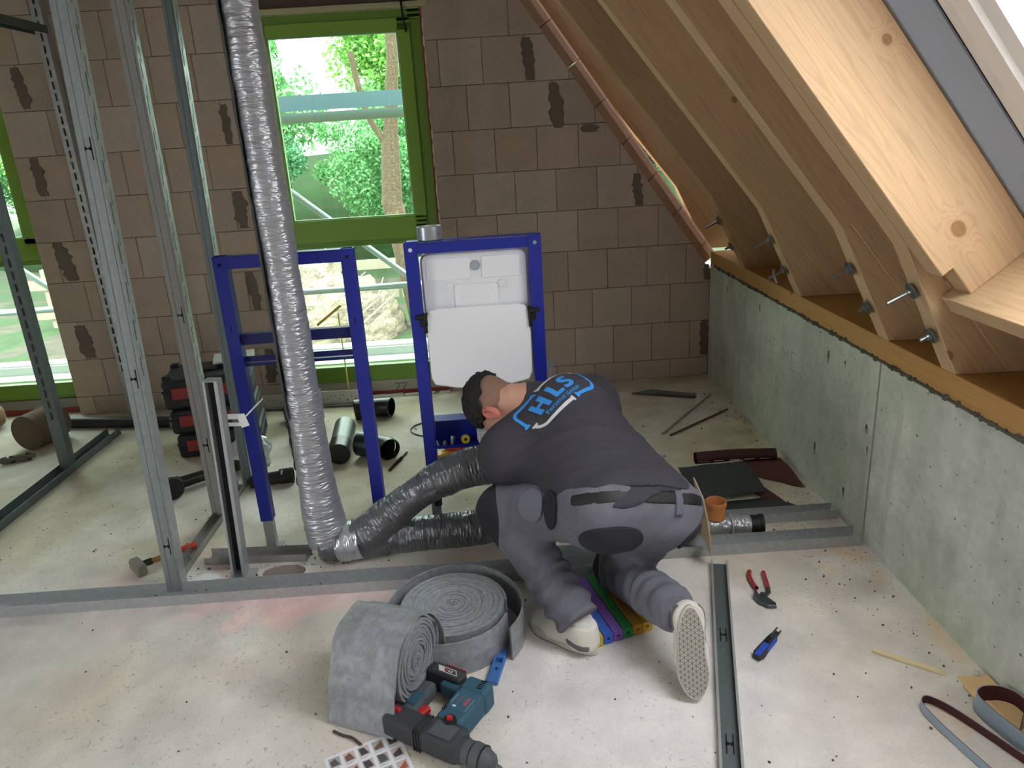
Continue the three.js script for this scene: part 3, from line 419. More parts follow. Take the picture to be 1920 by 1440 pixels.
// ---------------------------------------------------------------- drywall studs and floor tracks
// C-section standing along y: web towards +z, flanges running back
const H_PUNCH = (w, y, z) => [bx(0.0035, 0.03, 0.0012, -w, y + 0.019, z), bx(0.0035, 0.03, 0.0012, w, y + 0.019, z), bx(0.0035, 0.03, 0.0012, -w, y - 0.019, z), bx(0.0035, 0.03, 0.0012, w, y - 0.019, z), bx(w * 2, 0.005, 0.0012, 0, y, z), bx(0.008, 0.012, 0.0012, -w * 0.8, y, z), bx(0.008, 0.012, 0.0012, w * 0.8, y, z)];
function stud(label, x, z, w, dep, h, lean, o = {}) {
  const s = thing('metal_stud', label, 'stud', [x, o.y ?? 0, z], o.turn ?? 0, o.group ?? 'upright drywall studs'); s.rotation.z = lean;
  const m = o.mat ?? M.zinc, t = 0.0012;
  if (o.slots) {
    const holes = []; for (let y = 0.3; y < h - 0.1; y += 0.062) holes.push([[-0.006, y], [0.006, y], [0.006, y + 0.042], [-0.006, y + 0.042]]);
    part(s, 'web', poly([[-w / 2, 0], [w / 2, 0], [w / 2, h], [-w / 2, h]], t * 2, 0, holes).translate(0, 0, -t), m, 'web with a row of long slots');
  } else {
    part(s, 'web', metric(bx(w, h, t, 0, h / 2, 0), 'y'), m);
    part(s, 'web_bead', [bx(0.006, h, 0.003, -w * 0.22, h / 2, 0.001), bx(0.006, h, 0.003, w * 0.3, h / 2, 0.001)], m);
    for (const y of o.punch ?? []) part(s, 'punched_slot', H_PUNCH(w * 0.2, y, 0.0016), M.slot, 'H-shaped cable punch');
  }
  part(s, 'flange', [metric(bx(t, h, dep, -w / 2, h / 2, -dep / 2), 'y'), bx(0.008, h, t, -w / 2 + 0.004, h / 2, -dep)], m);
  part(s, 'flange', [metric(bx(t, h, dep, w / 2, h / 2, -dep / 2), 'y'), bx(0.008, h, t, w / 2 - 0.004, h / 2, -dep)], o.flangeMat ?? m);
  if (o.dashes) { const d = []; for (let y = o.dashes; y < h - 0.05; y += 0.13) d.push(bx(0.0006, 0.07, 0.005, w / 2 + 0.0008, y, -dep * 0.3), bx(0.0006, 0.055, 0.003, w / 2 + 0.0008, y + 0.05, -dep * 0.55)); part(s, 'flange_slot', d, mat(0x49544f, 0.8)); }
  return s;
}
stud('zinc stud with punched H slots rising from the front floor track', -2.668, 2.165, 0.058, 0.05, 2.73, -R(2.0), { punch: [0.2, 0.86, 1.62], dashes: 0.9, mat: M.zincMid, flangeMat: M.zinc });
stud('zinc stud behind the foremost one, standing on the short dusty floor track', -2.7, 1.58, 0.06, 0.05, 2.73, -R(0.6), { punch: [0.36, 0.95], mat: M.zincDust, dashes: 0.6, flangeMat: M.zinc, y: 0.002 });
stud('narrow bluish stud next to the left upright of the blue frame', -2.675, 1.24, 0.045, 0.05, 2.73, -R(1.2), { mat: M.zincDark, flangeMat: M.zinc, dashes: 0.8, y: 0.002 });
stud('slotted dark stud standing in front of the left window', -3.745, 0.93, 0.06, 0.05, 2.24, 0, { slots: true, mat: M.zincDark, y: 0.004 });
stud('slotted stud fixed upright against the block pier', -3.775, 0.075, 0.055, 0.05, 2.7, R(0.2), { slots: true, mat: M.zinc, y: 0.003 });
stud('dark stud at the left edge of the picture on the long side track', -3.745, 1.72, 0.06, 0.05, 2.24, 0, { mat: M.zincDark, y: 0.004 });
// short heavy channel, open side forward, bolted to the floor
{
  const s = thing('steel_post', 'short open steel channel post bolted to the floor by the drilled hole', 'post', [-2.447, 0, 2.07]); s.rotation.z = -R(2.6);
  part(s, 'web', bx(0.05, 0.81, 0.003, 0, 0.405, -0.022), mat(0x3b4041, 0.6, 0.6)); part(s, 'flange', bx(0.003, 0.81, 0.05, -0.025, 0.405, 0), M.zinc); part(s, 'flange', bx(0.003, 0.81, 0.05, 0.025, 0.405, 0), M.zinc); part(s, 'lip', [bx(0.012, 0.81, 0.003, 0.02, 0.405, 0.025), bx(0.008, 0.81, 0.003, -0.022, 0.405, 0.025)], M.zinc);
  part(s, 'cap', bx(0.05, 0.003, 0.05, 0, 0.811, 0), M.zinc); part(s, 'foot_plate', rb(0.1, 0.006, 0.09, 0.002, 0.01, 0.004, 0.01), M.zinc); part(s, 'bolt', [cyl(V(-0.008, 0.005, 0.035), V(-0.008, 0.014, 0.035), 0.014, 0.014, 6)], M.steel);
  part(s, 'bracket', [bx(0.06, 0.02, 0.003, 0.06, 0.66, -0.02), bx(0.06, 0.014, 0.003, 0.06, 0.63, -0.018), bx(0.03, 0.05, 0.003, 0.085, 0.645, -0.016, 0, 0, 0.3), cyl(V(0.09, 0.655, -0.02), V(0.14, 0.7, -0.1), 0.003)], mat(0xe4e6e4, 0.5), 'white clip bracket');
}
// U-section track lying along x from x0 to x1, lower front edge at z
function track(label, x0, x1, z, w, h, o = {}) {
  const L = x1 - x0, s = thing('floor_track', label, 'track', [x0, 0, z], o.turn ?? 0, o.group ?? 'U-shaped floor tracks'), m = o.mat ?? M.zinc, t = 0.0015;
  part(s, 'base', metric(bx(L, t, w, L / 2, t / 2 + 0.001, -w / 2), 'x'), o.baseMat ?? m); part(s, 'leg', metric(bx(L, h, t, L / 2, h / 2 + 0.001, 0), 'x'), m); part(s, 'leg', metric(bx(L, h, t, L / 2, h / 2 + 0.001, -w), 'x'), o.backMat ?? m); return s;
}
track('long zinc floor track running across the room in front of the pipe', -4.6, -0.93, 2.262, 0.09, 0.042, { turn: R(0.25) });
track('zinc floor track ending at the concrete upstand, nearest the loose stud', -1.2, -0.018, 2.168, 0.075, 0.045);
track('zinc floor track behind the wrapped pipe stub, ending at the upstand', -0.98, -0.018, 1.956, 0.06, 0.042);
track('short dusty track beside the floor hole behind the steel post', -2.62, -2.2, 1.985, 0.075, 0.032, { mat: M.zincDust, turn: -R(3) });
track('dark floor track running back to the block pier at left', -3.705, -1.2, 2.9, 0.075, 0.042, { turn: R(90), mat: M.zincDark });
track('short dusty track joining the studs to the front track', -2.672, -1.83, 2.08, 0.05, 0.03, { turn: R(90), mat: M.zincDust });
{
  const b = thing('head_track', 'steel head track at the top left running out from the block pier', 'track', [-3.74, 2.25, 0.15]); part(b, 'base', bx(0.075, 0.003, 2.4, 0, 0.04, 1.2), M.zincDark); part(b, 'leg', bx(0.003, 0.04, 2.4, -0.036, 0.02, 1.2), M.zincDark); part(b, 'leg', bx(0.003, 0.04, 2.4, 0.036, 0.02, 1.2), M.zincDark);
  // loose stud on the floor at right
  const s = thing('metal_stud', 'loose zinc stud lying on the floor beside the sole of the shoe', 'stud', [-0.592, 0, 2.23], Math.atan2(-0.245, 0.92)), w = 0.06, L = 1.5, h = 0.022;
  part(s, 'web', metric(bx(w, 0.0015, L, 0, 0.002, L / 2), 'z'), M.zincDark); part(s, 'flange', metric(bx(0.0015, h, L, -w / 2, h / 2 + 0.001, L / 2), 'z'), M.zinc); part(s, 'flange', metric(bx(0.0015, h, L, w / 2, h / 2 + 0.001, L / 2), 'z'), M.zinc); part(s, 'lip', [bx(0.007, 0.0015, L, -w / 2 + 0.003, h + 0.001, L / 2), bx(0.007, 0.0015, L, w / 2 - 0.003, h + 0.001, L / 2)], M.zinc);
  for (const z of [0.42, 0.88, 1.3]) part(s, 'punched_slot', join(H_PUNCH(0.009, 0, 0)).rotateX(-Math.PI / 2).translate(0, 0.0038, z), M.slot, 'H-shaped cable punch');
}

// ---------------------------------------------------------------- blue mounting frames
M.blue = mat(0x1b2a98, 0.42, 0.1); M.blueDark = mat(0x161f6a, 0.5, 0.1);
function upright(p, x, y0, y1, z, side) { // square channel, its inner side open
  return part(p, 'upright', [bx(0.048, y1 - y0, 0.003, x, (y0 + y1) / 2, z), bx(0.003, y1 - y0, 0.045, x - 0.0225 * side, (y0 + y1) / 2, z - 0.0225), bx(0.048, y1 - y0, 0.003, x, (y0 + y1) / 2, z - 0.045), bx(0.003, y1 - y0, 0.045, x + 0.0225 * side, (y0 + y1) / 2, z - 0.0225)], M.blue);
}
{
  const f = thing('mounting_frame', 'empty blue steel mounting frame behind the upright wrapped pipe', 'frame', [-2.137, 0, 1.9], R(1.2));
  upright(f, -0.232, 0.14, 1.225, 0, 1); upright(f, 0.232, 0.14, 1.225, 0, -1);
  part(f, 'crossbar', [bx(0.42, 0.045, 0.003, 0, 1.2, -0.003), bx(0.42, 0.003, 0.045, 0, 1.222, -0.024), bx(0.1, 0.04, 0.004, 0.075, 1.2, 0.002)], M.blue, 'top crossbar'); part(f, 'crossbar', [bx(0.42, 0.04, 0.004, 0, 0.905, -0.02), bx(0.42, 0.003, 0.03, 0, 0.925, -0.034)], M.blueDark); part(f, 'crossbar', [bx(0.42, 0.022, 0.004, 0, 0.828, -0.02), bx(0.42, 0.012, 0.02, 0, 0.805, -0.03)], M.blueDark);
  for (const s of [-1, 1]) { part(f, 'foot', [bx(0.038, 0.17, 0.036, 0.232 * s, 0.09, -0.0225), bx(0.075, 0.005, 0.075, 0.232 * s, 0.0035, -0.03)], M.zinc, 'zinc telescopic foot'); part(f, 'bolt_hole', [cyl(V(0.232 * s, 1.195, 0.0005), V(0.232 * s, 1.195, 0.0024), 0.0065), bx(0.004, 0.022, 0.002, 0.232 * s, 0.955, 0.0014)], M.slot); }
}
{
  const f = thing('mounting_frame', 'blue steel mounting frame that carries the white cistern', 'frame', [-1.443, 0, 1.862], R(0.6));
  upright(f, -0.232, 0.16, 1.228, 0, 1); upright(f, 0.232, 0.16, 1.228, 0, -1);
  part(f, 'crossbar', [bx(0.42, 0.04, 0.003, 0, 1.204, -0.004), bx(0.49, 0.003, 0.047, 0, 1.229, -0.0225)], M.blue, 'top crossbar'); part(f, 'bracket', [bx(0.42, 0.11, 0.003, 0, 0.455, -0.075), bx(0.42, 0.003, 0.07, 0, 0.51, -0.041), bx(0.42, 0.003, 0.075, 0, 0.4, -0.038), bx(0.42, 0.014, 0.003, 0, 0.4, 0.0)], M.blue, 'blue channel bracket below the cistern');
  for (const s of [-1, 1]) { part(f, 'foot', [bx(0.038, 0.2, 0.036, 0.232 * s, 0.1, -0.0225), bx(0.075, 0.005, 0.075, 0.232 * s, 0.0035, -0.03)], M.zinc, 'zinc telescopic foot'); part(f, 'bolt_hole', [cyl(V(0.232 * s, 1.2, 0.0005), V(0.232 * s, 1.2, 0.0024), 0.0075)], s < 0 ? M.white : M.steel); part(f, 'clip', [rb(0.03, 0.05, 0.03, 0.004, 0.208 * s, 0.93, -0.01), rb(0.045, 0.016, 0.02, 0.003, 0.215 * s, 0.945, 0.006), rb(0.014, 0.07, 0.012, 0.003, 0.202 * s, 0.915, 0.004)], M.black, 'black plastic cistern clip'); }
}
// moulded white cistern and its foam cover
{
  const c = thing('cistern', 'translucent white plastic cistern hanging in the blue frame', 'cistern', [-1.443, 0.665, 1.84], R(0.6)), wm = mat(0xeef1f5, 0.32), W2 = 0.41;
  part(c, 'tank', poly(rrect(W2, 0.51, 0.035, 6).map(([x, y]) => [x, y + 0.26]), 0.09, 0.008).translate(0, 0, -0.105), wm);
  part(c, 'panel_boss', [poly(rrect(0.17, 0.12, 0.012).map(([x, y]) => [x + 0.0, y + 0.33]), 0.012, 0.003).translate(0, 0, -0.02), poly(rrect(0.15, 0.085, 0.01).map(([x, y]) => [x + 0.1, y + 0.45]), 0.008, 0.003).translate(0, 0, -0.019), poly(rrect(0.17, 0.085, 0.01).map(([x, y]) => [x - 0.1, y + 0.45]), 0.006, 0.002).translate(0, 0, -0.019)], mat(0xf4f6f9, 0.35));
  for (const [x, y, r] of [[-0.1, 0.385, 0.016], [0.1, 0.385, 0.016], [-0.05, 0.34, 0.006], [0.045, 0.335, 0.006], [0.06, 0.36, 0.004], [-0.06, 0.365, 0.004]]) part(c, 'stud_boss', cyl(V(x, y, -0.016), V(x, y, -0.005), r, r * 0.92, 16), wm);
  part(c, 'inlet_plug', [cyl(V(0.004, 0.46, -0.016), V(0.004, 0.46, -0.006), 0.018), at(new THREE.TorusGeometry(0.016, 0.003, 8, 20), 0.004, 0.46, -0.006)], mat(0xa8b0ba, 0.5), 'grey round plug');
  const cover = [[-0.2, 0.03], [-0.186, 0.0], [-0.1, -0.018], [0, -0.026], [0.1, -0.018], [0.186, 0.0], [0.2, 0.03], [0.201, 0.24], [0.197, 0.275], [0.183, 0.298], [0.155, 0.306], [-0.155, 0.306], [-0.183, 0.298], [-0.197, 0.275], [-0.201, 0.24]];
  const cv = solo('cistern_cover', 'smooth white protective panel covering the lower half of the cistern', 'panel', poly(cover, 0.014, 0.004), mat(0xf8f9fd, 0.55), [-1.443, 0.665, 1.846], R(0.6));
}
// roll of silver tape on top of the frame
{
  const t = thing('tape_roll', 'roll of silver tape standing on the corner of the cistern frame', 'tape', [-1.6, 1.2335, 1.84]);
  part(t, 'tape', lathe([[0.032, 0], [0.046, 0], [0.0475, 0.001], [0.0475, 0.047], [0.046, 0.048], [0.032, 0.048], [0.032, 0]], 36), mat(0xa6adb6, 0.3, 0.6)); part(t, 'core', lathe([[0.0315, 0.001], [0.0315, 0.047], [0.029, 0.047], [0.029, 0.001], [0.0315, 0.001]], 30), mat(0xd9d2c6, 0.8));
}
// bits lying in the bracket
solo('screwdriver_bit', 'small silver nut standing on the blue bracket', 'nut', [cyl(V(0, 0, 0), V(0, 0.014, 0), 0.009, 0.009, 6), cyl(V(0, 0.014, 0), V(0, 0.02, 0), 0.005)], M.steel, [-1.615, 0.4025, 1.85]);
solo('socket_piece', 'slim chrome socket standing on the blue bracket', 'socket', [cyl(V(0, 0, 0), V(0.004, 0.032, 0), 0.007, 0.009, 14), sph(0.009, 0.004, 0.032, 0)], M.steel, [-1.585, 0.4025, 1.852]);
{ const k = thing('yellow_cap', 'round yellow plug standing on the blue bracket', 'plug', [-1.53, 0.4025, 1.846]); part(k, 'disc', cyl(V(0, 0.018, -0.006), V(0, 0.02, 0.006), 0.018, 0.018, 20), mat(0xd9b92e, 0.5)); part(k, 'stem', [cyl(V(0, 0, 0), V(0, 0.01, 0), 0.005), sph(0.006, 0, 0.02, 0.007)], M.black); }
solo('white_box', 'small white carton on the blue bracket by the man\'s face', 'carton', [rb(0.06, 0.05, 0.05, 0.003, 0, 0.025, 0, 0, 0.2, 0)], M.white, [-1.45, 0.4025, 1.83]);
// spirit level leaning behind the frame
{ const l = thing('spirit_level', 'upright aluminium profile leaning behind the right side of the cistern frame', 'level', [-1.16, 0, 1.55]); l.rotation.x = -R(4); part(l, 'body', poly(rrect(0.05, 0.64, 0.004).map(([x, y]) => [x, y + 0.32]), 0.022, 0.002, [rrect(0.018, 0.55, 0.004).map(([x, y]) => [x, y + 0.32])]), mat(0xb9c3c6, 0.3, 0.8)); part(l, 'core', bx(0.016, 0.5, 0.01, 0, 0.3, 0.011), mat(0x59625f, 0.5)); }

// ---------------------------------------------------------------- wrapped waste pipe
const foilBump = tex(512, 512, (() => { const a = fbm(700, 22, 4, 0.2), b = fbm(710, 40, 3, 0.35); return (u, v) => 0.5 + 0.9 * (Math.abs(a(u, v) - 0.5) * 1.3 - 0.2) + 0.35 * (b(u, v) - 0.5); })(), false);
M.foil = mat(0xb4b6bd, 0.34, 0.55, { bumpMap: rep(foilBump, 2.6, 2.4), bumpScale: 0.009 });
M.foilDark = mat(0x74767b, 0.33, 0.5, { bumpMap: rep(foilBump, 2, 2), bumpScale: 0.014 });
M.felt = mat(0x4d5150, 0.95, 0, { bumpMap: rep(grainBump, 4, 4), bumpScale: 0.004 });
function wrap(pts, rad, seg, amp, seed, freq = 34) { // lumpy foil sleeve round a pipe; rad(t) is the radius along it
  const c = curve(pts), g = new THREE.TubeGeometry(c, seg, 1, 56, false), p = g.attributes.position, L = c.getLength(), n = 57;
  for (let i = 0; i <= seg; i++) { const o = c.getPointAt(i / seg), s = i / seg * L; for (let j = 0; j < n; j++) { const k = i * n + j, d = V(p.getX(k), p.getY(k), p.getZ(k)).sub(o), a = j / 56 * 2 * Math.PI, ca = Math.cos(a), sa = Math.sin(a); const w = n3(ca * 2.2 + seed, sa * 2.2, s * freq), w2 = n3(ca * 1.2 + seed + 9, sa * 1.2, s * 7), w3 = n3(ca * 7 + seed, sa * 7, s * freq * 1.7); const r = rad(i / seg) + amp * (0.55 * (0.35 - Math.abs(w)) * 2 + 0.6 * w2 + 0.3 * w3); d.multiplyScalar(r); p.setXYZ(k, o.x + d.x, o.y + d.y, o.z + d.z); g.attributes.uv.setXY(k, s, j / 56 * 0.42); } }
  g.computeVertexNormals(); return g;
}
{
  const w = thing('wrapped_pipe', 'waste pipe wrapped in silver insulation, rising beside the blue frames with two branches', 'pipe', [0, 0, 0]);
  part(w, 'riser', wrap([[-2.128, 2.73, 1.975], [-2.127, 1.8, 1.978], [-2.122, 0.9, 1.98], [-2.117, 0.3, 1.985], [-2.1, 0.085, 2.0]], (t) => 0.062 + 0.002 * Math.sin(t * 40) + 0.018 * sst(0.8, 0.97, t), 420, 0.0028, 3, 44), M.foil);
  part(w, 'collar', wrap([[-2.121, 0.72, 1.98], [-2.12, 0.6, 1.98]], () => 0.0665, 30, 0.002, 8), M.foil, 'overlapping tape collar');
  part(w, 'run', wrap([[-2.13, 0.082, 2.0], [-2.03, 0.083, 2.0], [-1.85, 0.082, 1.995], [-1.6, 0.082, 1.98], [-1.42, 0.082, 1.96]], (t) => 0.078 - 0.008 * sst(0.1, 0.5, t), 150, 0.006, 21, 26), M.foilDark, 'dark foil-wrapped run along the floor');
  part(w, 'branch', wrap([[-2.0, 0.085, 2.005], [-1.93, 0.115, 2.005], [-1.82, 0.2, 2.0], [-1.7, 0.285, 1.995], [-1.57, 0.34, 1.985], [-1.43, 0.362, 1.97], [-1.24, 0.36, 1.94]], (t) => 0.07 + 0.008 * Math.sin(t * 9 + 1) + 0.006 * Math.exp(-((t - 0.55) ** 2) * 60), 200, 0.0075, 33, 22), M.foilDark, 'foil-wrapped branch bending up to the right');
  part(w, 'elbow_patch', [wrap([[-2.06, 0.075, 2.005], [-1.965, 0.09, 2.008]], () => 0.081, 30, 0.004, 41)], mat(0xc2c6cc, 0.25, 0.6, { bumpMap: rep(foilBump, 3, 3), bumpScale: 0.008 }), 'shiny tape patch on the elbow');
  const fe = []; const rr = rng(12); for (let i = 0; i <= 60; i++) { const y = 0.62 + i * 0.0355; fe.push([y, 0.067 + 0.003 * rr(), 132 + 6 * rr(), 218 + 5 * rr()]); }
  const pos = [], idx = []; fe.forEach(([y, r, a0, a1], i) => { for (let k = 0; k <= 8; k++) { const a = R(mix(a0, a1, k / 8)), x = -2.1235 - (y - 0.9) * 0.003 + r * Math.cos(a), z = 1.98 - r * Math.sin(a - 0.1) * -1; pos.push(x, y, z); if (i && k) { const q = i * 9 + k; idx.push(q - 10, q - 9, q, q - 10, q, q - 1); } } });
  const fg = new THREE.BufferGeometry(); fg.setAttribute('position', new THREE.Float32BufferAttribute(pos, 3)); fg.setIndex(idx); fg.computeVertexNormals(); part(w, 'felt_seam', fg, M.felt, 'dark felt showing along the left side of the riser');
  const rag = []; for (let i = 0; i < 26; i++) rag.push(sph(0.012 + 0.008 * rr(), -2.192 + 0.006 * rr() + 0.0005 * i, 0.62 - i * 0.017, 1.985, 0.7, 1.3, 1, 8, 6)); part(w, 'sheath_edge', rag, mat(0x141516, 0.7), 'black torn sheath edge');
  for (const x of [-1.69]) part(w, 'support_bolt', cyl(V(-1.66, 0.26, 1.9), V(-1.66, 0.16, 1.9), 0.016), M.black);
}

// ---------------------------------------------------------------- rolls of grey edge strip and the tools in the foreground
const foamTex = tex(512, 256, (u, v) => { const a = nA(u, v), b = nB(u * 2, v), f = nC(u, v), l = 0.60 + 0.13 * (a - 0.5) + 0.16 * (b - 0.5) + 0.08 * (f - 0.5); return [l * 0.98, l * 1.0, l * 1.03]; });
M.strip = mat(0xffffff, 0.45, 0.15, { map: rep(foamTex, 2, 4), bumpMap: rep(grainBump, 6, 6), bumpScale: 0.0012 });
function spiral(r0, r1, turns, up, n = 40, wob = 0.0012) { const P = [], q = rng(turns * 13), N = Math.round(turns * n); for (let i = 0; i <= N; i++) { const a = i / n * 2 * Math.PI, r = mix(r0, r1, i / N) + wob * (n3(Math.cos(a) * 2, Math.sin(a) * 2, i / n) ); P.push([r * Math.cos(a), up, r * Math.sin(a)]); } return P; }
{
  const c = thing('strip_roll', 'flat-lying roll of grey foam edge strip with a loose outer turn', 'roll', [-1.578, 0, 2.527]);
  const P = spiral(0.004, 0.176, 21, 0.06, 36); part(c, 'coil', ribbon(P, (t, p) => V(0, 0.118 + 0.004 * n3(t * 90, 1, 1), 0), 0.0076, P.length - 1), M.strip, 'tight spiral of strip');
  const o = []; for (let i = 0; i <= 60; i++) { const a = R(20 + i * 6.3), r = mix(0.18, 0.226, sst(0, 0.4, i / 60)) + 0.004 * Math.sin(a * 3); o.push([r * Math.cos(a) + 0.006, 0.062, r * Math.sin(a) * 1.03 + 0.012]); }
  part(c, 'loose_turn', ribbon(o, V(0, 0.122, 0), 0.006, 140), M.strip, 'loose outer turn');
}
{
  const c = thing('strip_roll', 'roll of grey foam edge strip tipped on its side with its end hanging down', 'roll', [-1.765, 0.14, 2.785], Math.atan2(-0.39, 0.92)); // local x along the axis
  const W3 = 0.225, P = spiral(0.005, 0.118, 12, 0, 34, 0.004).map(([a, , b]) => [0, -a * 1.05, b]);
  part(c, 'coil', ribbon(P, (t) => V(W3 - 0.012 + 0.008 * n3(t * 50, 3, 3), 0, 0), 0.0082, P.length - 1), M.strip, 'oval spiral of strip');
  const o = []; for (let i = 0; i <= 26; i++) { const a = R(-150 + i * 9.2), r = 0.126 + 0.004 * Math.sin(i); o.push([0, r * Math.cos(a) * 1.04, r * Math.sin(a)]); } // over the top from behind to the front
  o.push([0, -0.02, 0.142], [0, -0.07, 0.15], [0, -0.115, 0.162], [0, -0.136, 0.168]);
  part(c, 'outer_flap', ribbon(o, (t) => V(W3 * (1 - 0.06 * t), 0, 0), 0.007, 110), M.strip, 'outer turn draped over the roll to the floor');
  part(c, 'inner_flap', ribbon([[0, 0.132, -0.02], [0.02, 0.1, -0.095], [0.03, 0.03, -0.132], [0.03, -0.04, -0.14], [0.03, -0.1, -0.142]], V(0.19, 0, 0), 0.006, 40), M.strip);
}
// cordless hammer drill lying on its side: +x to the chuck, -z to the battery
{
  const d = thing('hammer_drill', 'dusty blue cordless hammer drill lying against the tipped strip roll', 'drill', [-1.722, 0, 2.955], -R(32.4));
  const teal = mat(0x2c5468, 0.6), grey = mat(0x34393d, 0.7), dust = mat(0x4a5257, 0.8), red = mat(0xb3262b, 0.5);
  const sec = (x0, r0, x1, r1, sy = 1) => { const g = cyl(V(x0, 0, 0), V(x1, 0, 0), r0, r1, 24); g.scale(1, sy, 1); g.translate(0, 0.042, 0); return g; };
  part(d, 'gear_housing', [rb(0.15, 0.066, 0.07, 0.014, 0.045, 0.042, 0, 0, 0, 0, 3), rb(0.12, 0.074, 0.082, 0.018, 0.165, 0.045, -0.004, 0, 0, 0, 3), sec(0.205, 0.04, 0.235, 0.034)], grey, 'dusty black gear housing');
  part(d, 'ribs', [0.085, 0.094, 0.103].map((x) => rb(0.004, 0.07, 0.075, 0.002, x, 0.042, 0)), M.black); part(d, 'panel_trim', [rb(0.07, 0.006, 0.05, 0.002, 0.165, 0.0815, 0.0), rb(0.05, 0.004, 0.008, 0.001, 0.16, 0.085, 0.022)], dust);
  part(d, 'chuck', [sec(0.235, 0.033, 0.26, 0.033), sec(0.262, 0.036, 0.29, 0.034), sec(0.29, 0.033, 0.318, 0.022), sec(0.318, 0.02, 0.325, 0.014)], mat(0x4c5155, 0.6), 'ribbed grey chuck sleeve'); part(d, 'chuck_ring', [sec(0.257, 0.0345, 0.263, 0.0345), sec(0.288, 0.0355, 0.292, 0.0355)], M.black);
  const bit = []; for (let i = 0; i < 26; i++) { const t = i / 26; bit.push(bx(0.0065, 0.0032, 0.009, 0.33 + t * 0.13, 0.04 - t * 0.03, 0, t * 16, 0, -0.22)); } part(d, 'drill_bit', [...bit, cyl(V(0.32, 0.042, 0), V(0.465, 0.0095, 0), 0.0028, 0.0028, 8)], mat(0x7a7c7e, 0.4, 0.8), 'spiral drill bit');
  const motor = part(d, 'motor_housing', [rb(0.082, 0.078, 0.13, 0.014, 0.15, 0.044, -0.1, 0, 0, 0, 3), rb(0.088, 0.082, 0.06, 0.016, 0.15, 0.044, -0.185, 0, 0, 0, 3)], teal, 'blue motor housing');
  const vents = []; for (let i = 0; i < 5; i++) vents.push(rb(0.003, 0.003, 0.016, 0.001, 0.118 + 0.0001 * i, 0.083, -0.062 - i * 0.0075, 0, 0.9, 0), rb(0.016, 0.003, 0.003, 0.001, 0.165, 0.0855, -0.172 - i * 0.008, 0, 0.2, 0)); part(motor, 'vent', vents, M.slot);
  const lab = canvasTex(256, 160, (g, w, h) => { g.fillStyle = '#2c5468'; g.fillRect(0, 0, w, h); g.fillStyle = '#9fb4bd'; g.fillRect(20, 16, 216, 3); g.fillRect(20, 141, 216, 3); g.font = 'bold 40px sans-serif'; g.fillStyle = '#c8363c'; g.fillText('BOSCH', 26, 66); g.fillStyle = '#a43a44'; g.font = 'bold 24px sans-serif'; g.fillText('GBH 18V', 26, 112); g.fillStyle = '#d8dfe2'; g.beginPath(); g.arc(208, 108, 15, 0, 7); g.fill(); });
  const lp = new THREE.PlaneGeometry(0.06, 0.07); lp.rotateX(-Math.PI / 2); lp.rotateY(-Math.PI / 2 - 0.02); part(motor, 'name_plate', lp.translate(0.152, 0.0837, -0.105), mat(0xffffff, 0.5, 0, { map: lab }), 'blue plate with red lettering');
  part(d, 'handle', [rb(0.05, 0.052, 0.08, 0.016, 0.012, 0.04, -0.055, 0, 0.1, 0, 3), rb(0.046, 0.05, 0.08, 0.016, 0.006, 0.04, -0.12, 0, 0.05, 0, 3)], dust, 'rubber rear handle'); part(d, 'handle_trim', [rb(0.03, 0.006, 0.05, 0.002, 0.01, 0.067, -0.075)], teal);
  part(d, 'trigger', rb(0.026, 0.022, 0.05, 0.006, 0.046, 0.043, -0.056, 0, -0.15, 0), red, 'red trigger'); part(d, 'selector', [rb(0.024, 0.012, 0.014, 0.003, 0.0, 0.079, -0.006), rb(0.016, 0.014, 0.013, 0.003, 0.16, 0.09, -0.036, 0, 0.5, 0)], red, 'red switches');
  part(d, 'mode_dial', [cyl(V(0.16, 0.08, -0.036), V(0.16, 0.088, -0.036), 0.02, 0.018)], M.black); part(d, 'bridge', rb(0.08, 0.05, 0.036, 0.01, 0.075, 0.042, -0.172), teal);
  const bat = part(d, 'battery', [rb(0.125, 0.075, 0.045, 0.01, 0.035, 0.045, -0.195, 0, 0, 0, 3)], mat(0x2d3033, 0.65), 'dark battery pack'); part(bat, 'red_band', rb(0.075, 0.012, 0.006, 0.002, 0.055, 0.078, -0.2185), mat(0x9a4a4c, 0.6));
  const bl = canvasTex(256, 96, (g, w, h) => { g.fillStyle = '#3a3d40'; g.fillRect(0, 0, w, h); g.fillStyle = '#cfc8c4'; g.beginPath(); g.moveTo(14, 20); g.lineTo(200, 20); g.lineTo(242, 76); g.lineTo(56, 76); g.fill(); g.fillStyle = '#2b2d30'; g.beginPath(); g.moveTo(84, 28); g.lineTo(196, 28); g.lineTo(226, 68); g.lineTo(108, 68); g.fill(); g.fillStyle = '#c23b3e'; g.fillRect(100, 36, 26, 20); g.fillStyle = '#f0eeec'; g.font = 'bold 32px sans-serif'; g.fillText('4.0', 134, 60); });
  const bp = new THREE.PlaneGeometry(0.09, 0.034); bp.rotateX(-Math.PI / 2); part(bat, 'battery_label', bp.translate(0.04, 0.0832, -0.196), mat(0xffffff, 0.6, 0, { map: bl }), 'pale battery label');
}
// blue plastic packing wedge half under the flat roll
{
  const s = thing('plastic_wedge', 'blue plastic packing wedge sticking out from under the flat strip roll', 'wedge', [-1.438, 0.001, 2.72], R(-14)), b = mat(0x3f6fb0, 0.5);
  part(s, 'body', poly(rrect(0.036, 0.15, 0.004), 0.018, 0.002, [rrect(0.022, 0.02, 0.002).map(([x, y]) => [x, y + 0.02]), rrect(0.01, 0.012, 0.002).map(([x, y]) => [x, y - 0.018])]).rotateX(-Math.PI / 2), b); part(s, 'base', bx(0.034, 0.004, 0.146, 0, 0.003, 0), mat(0x2c56a0, 0.5));
}
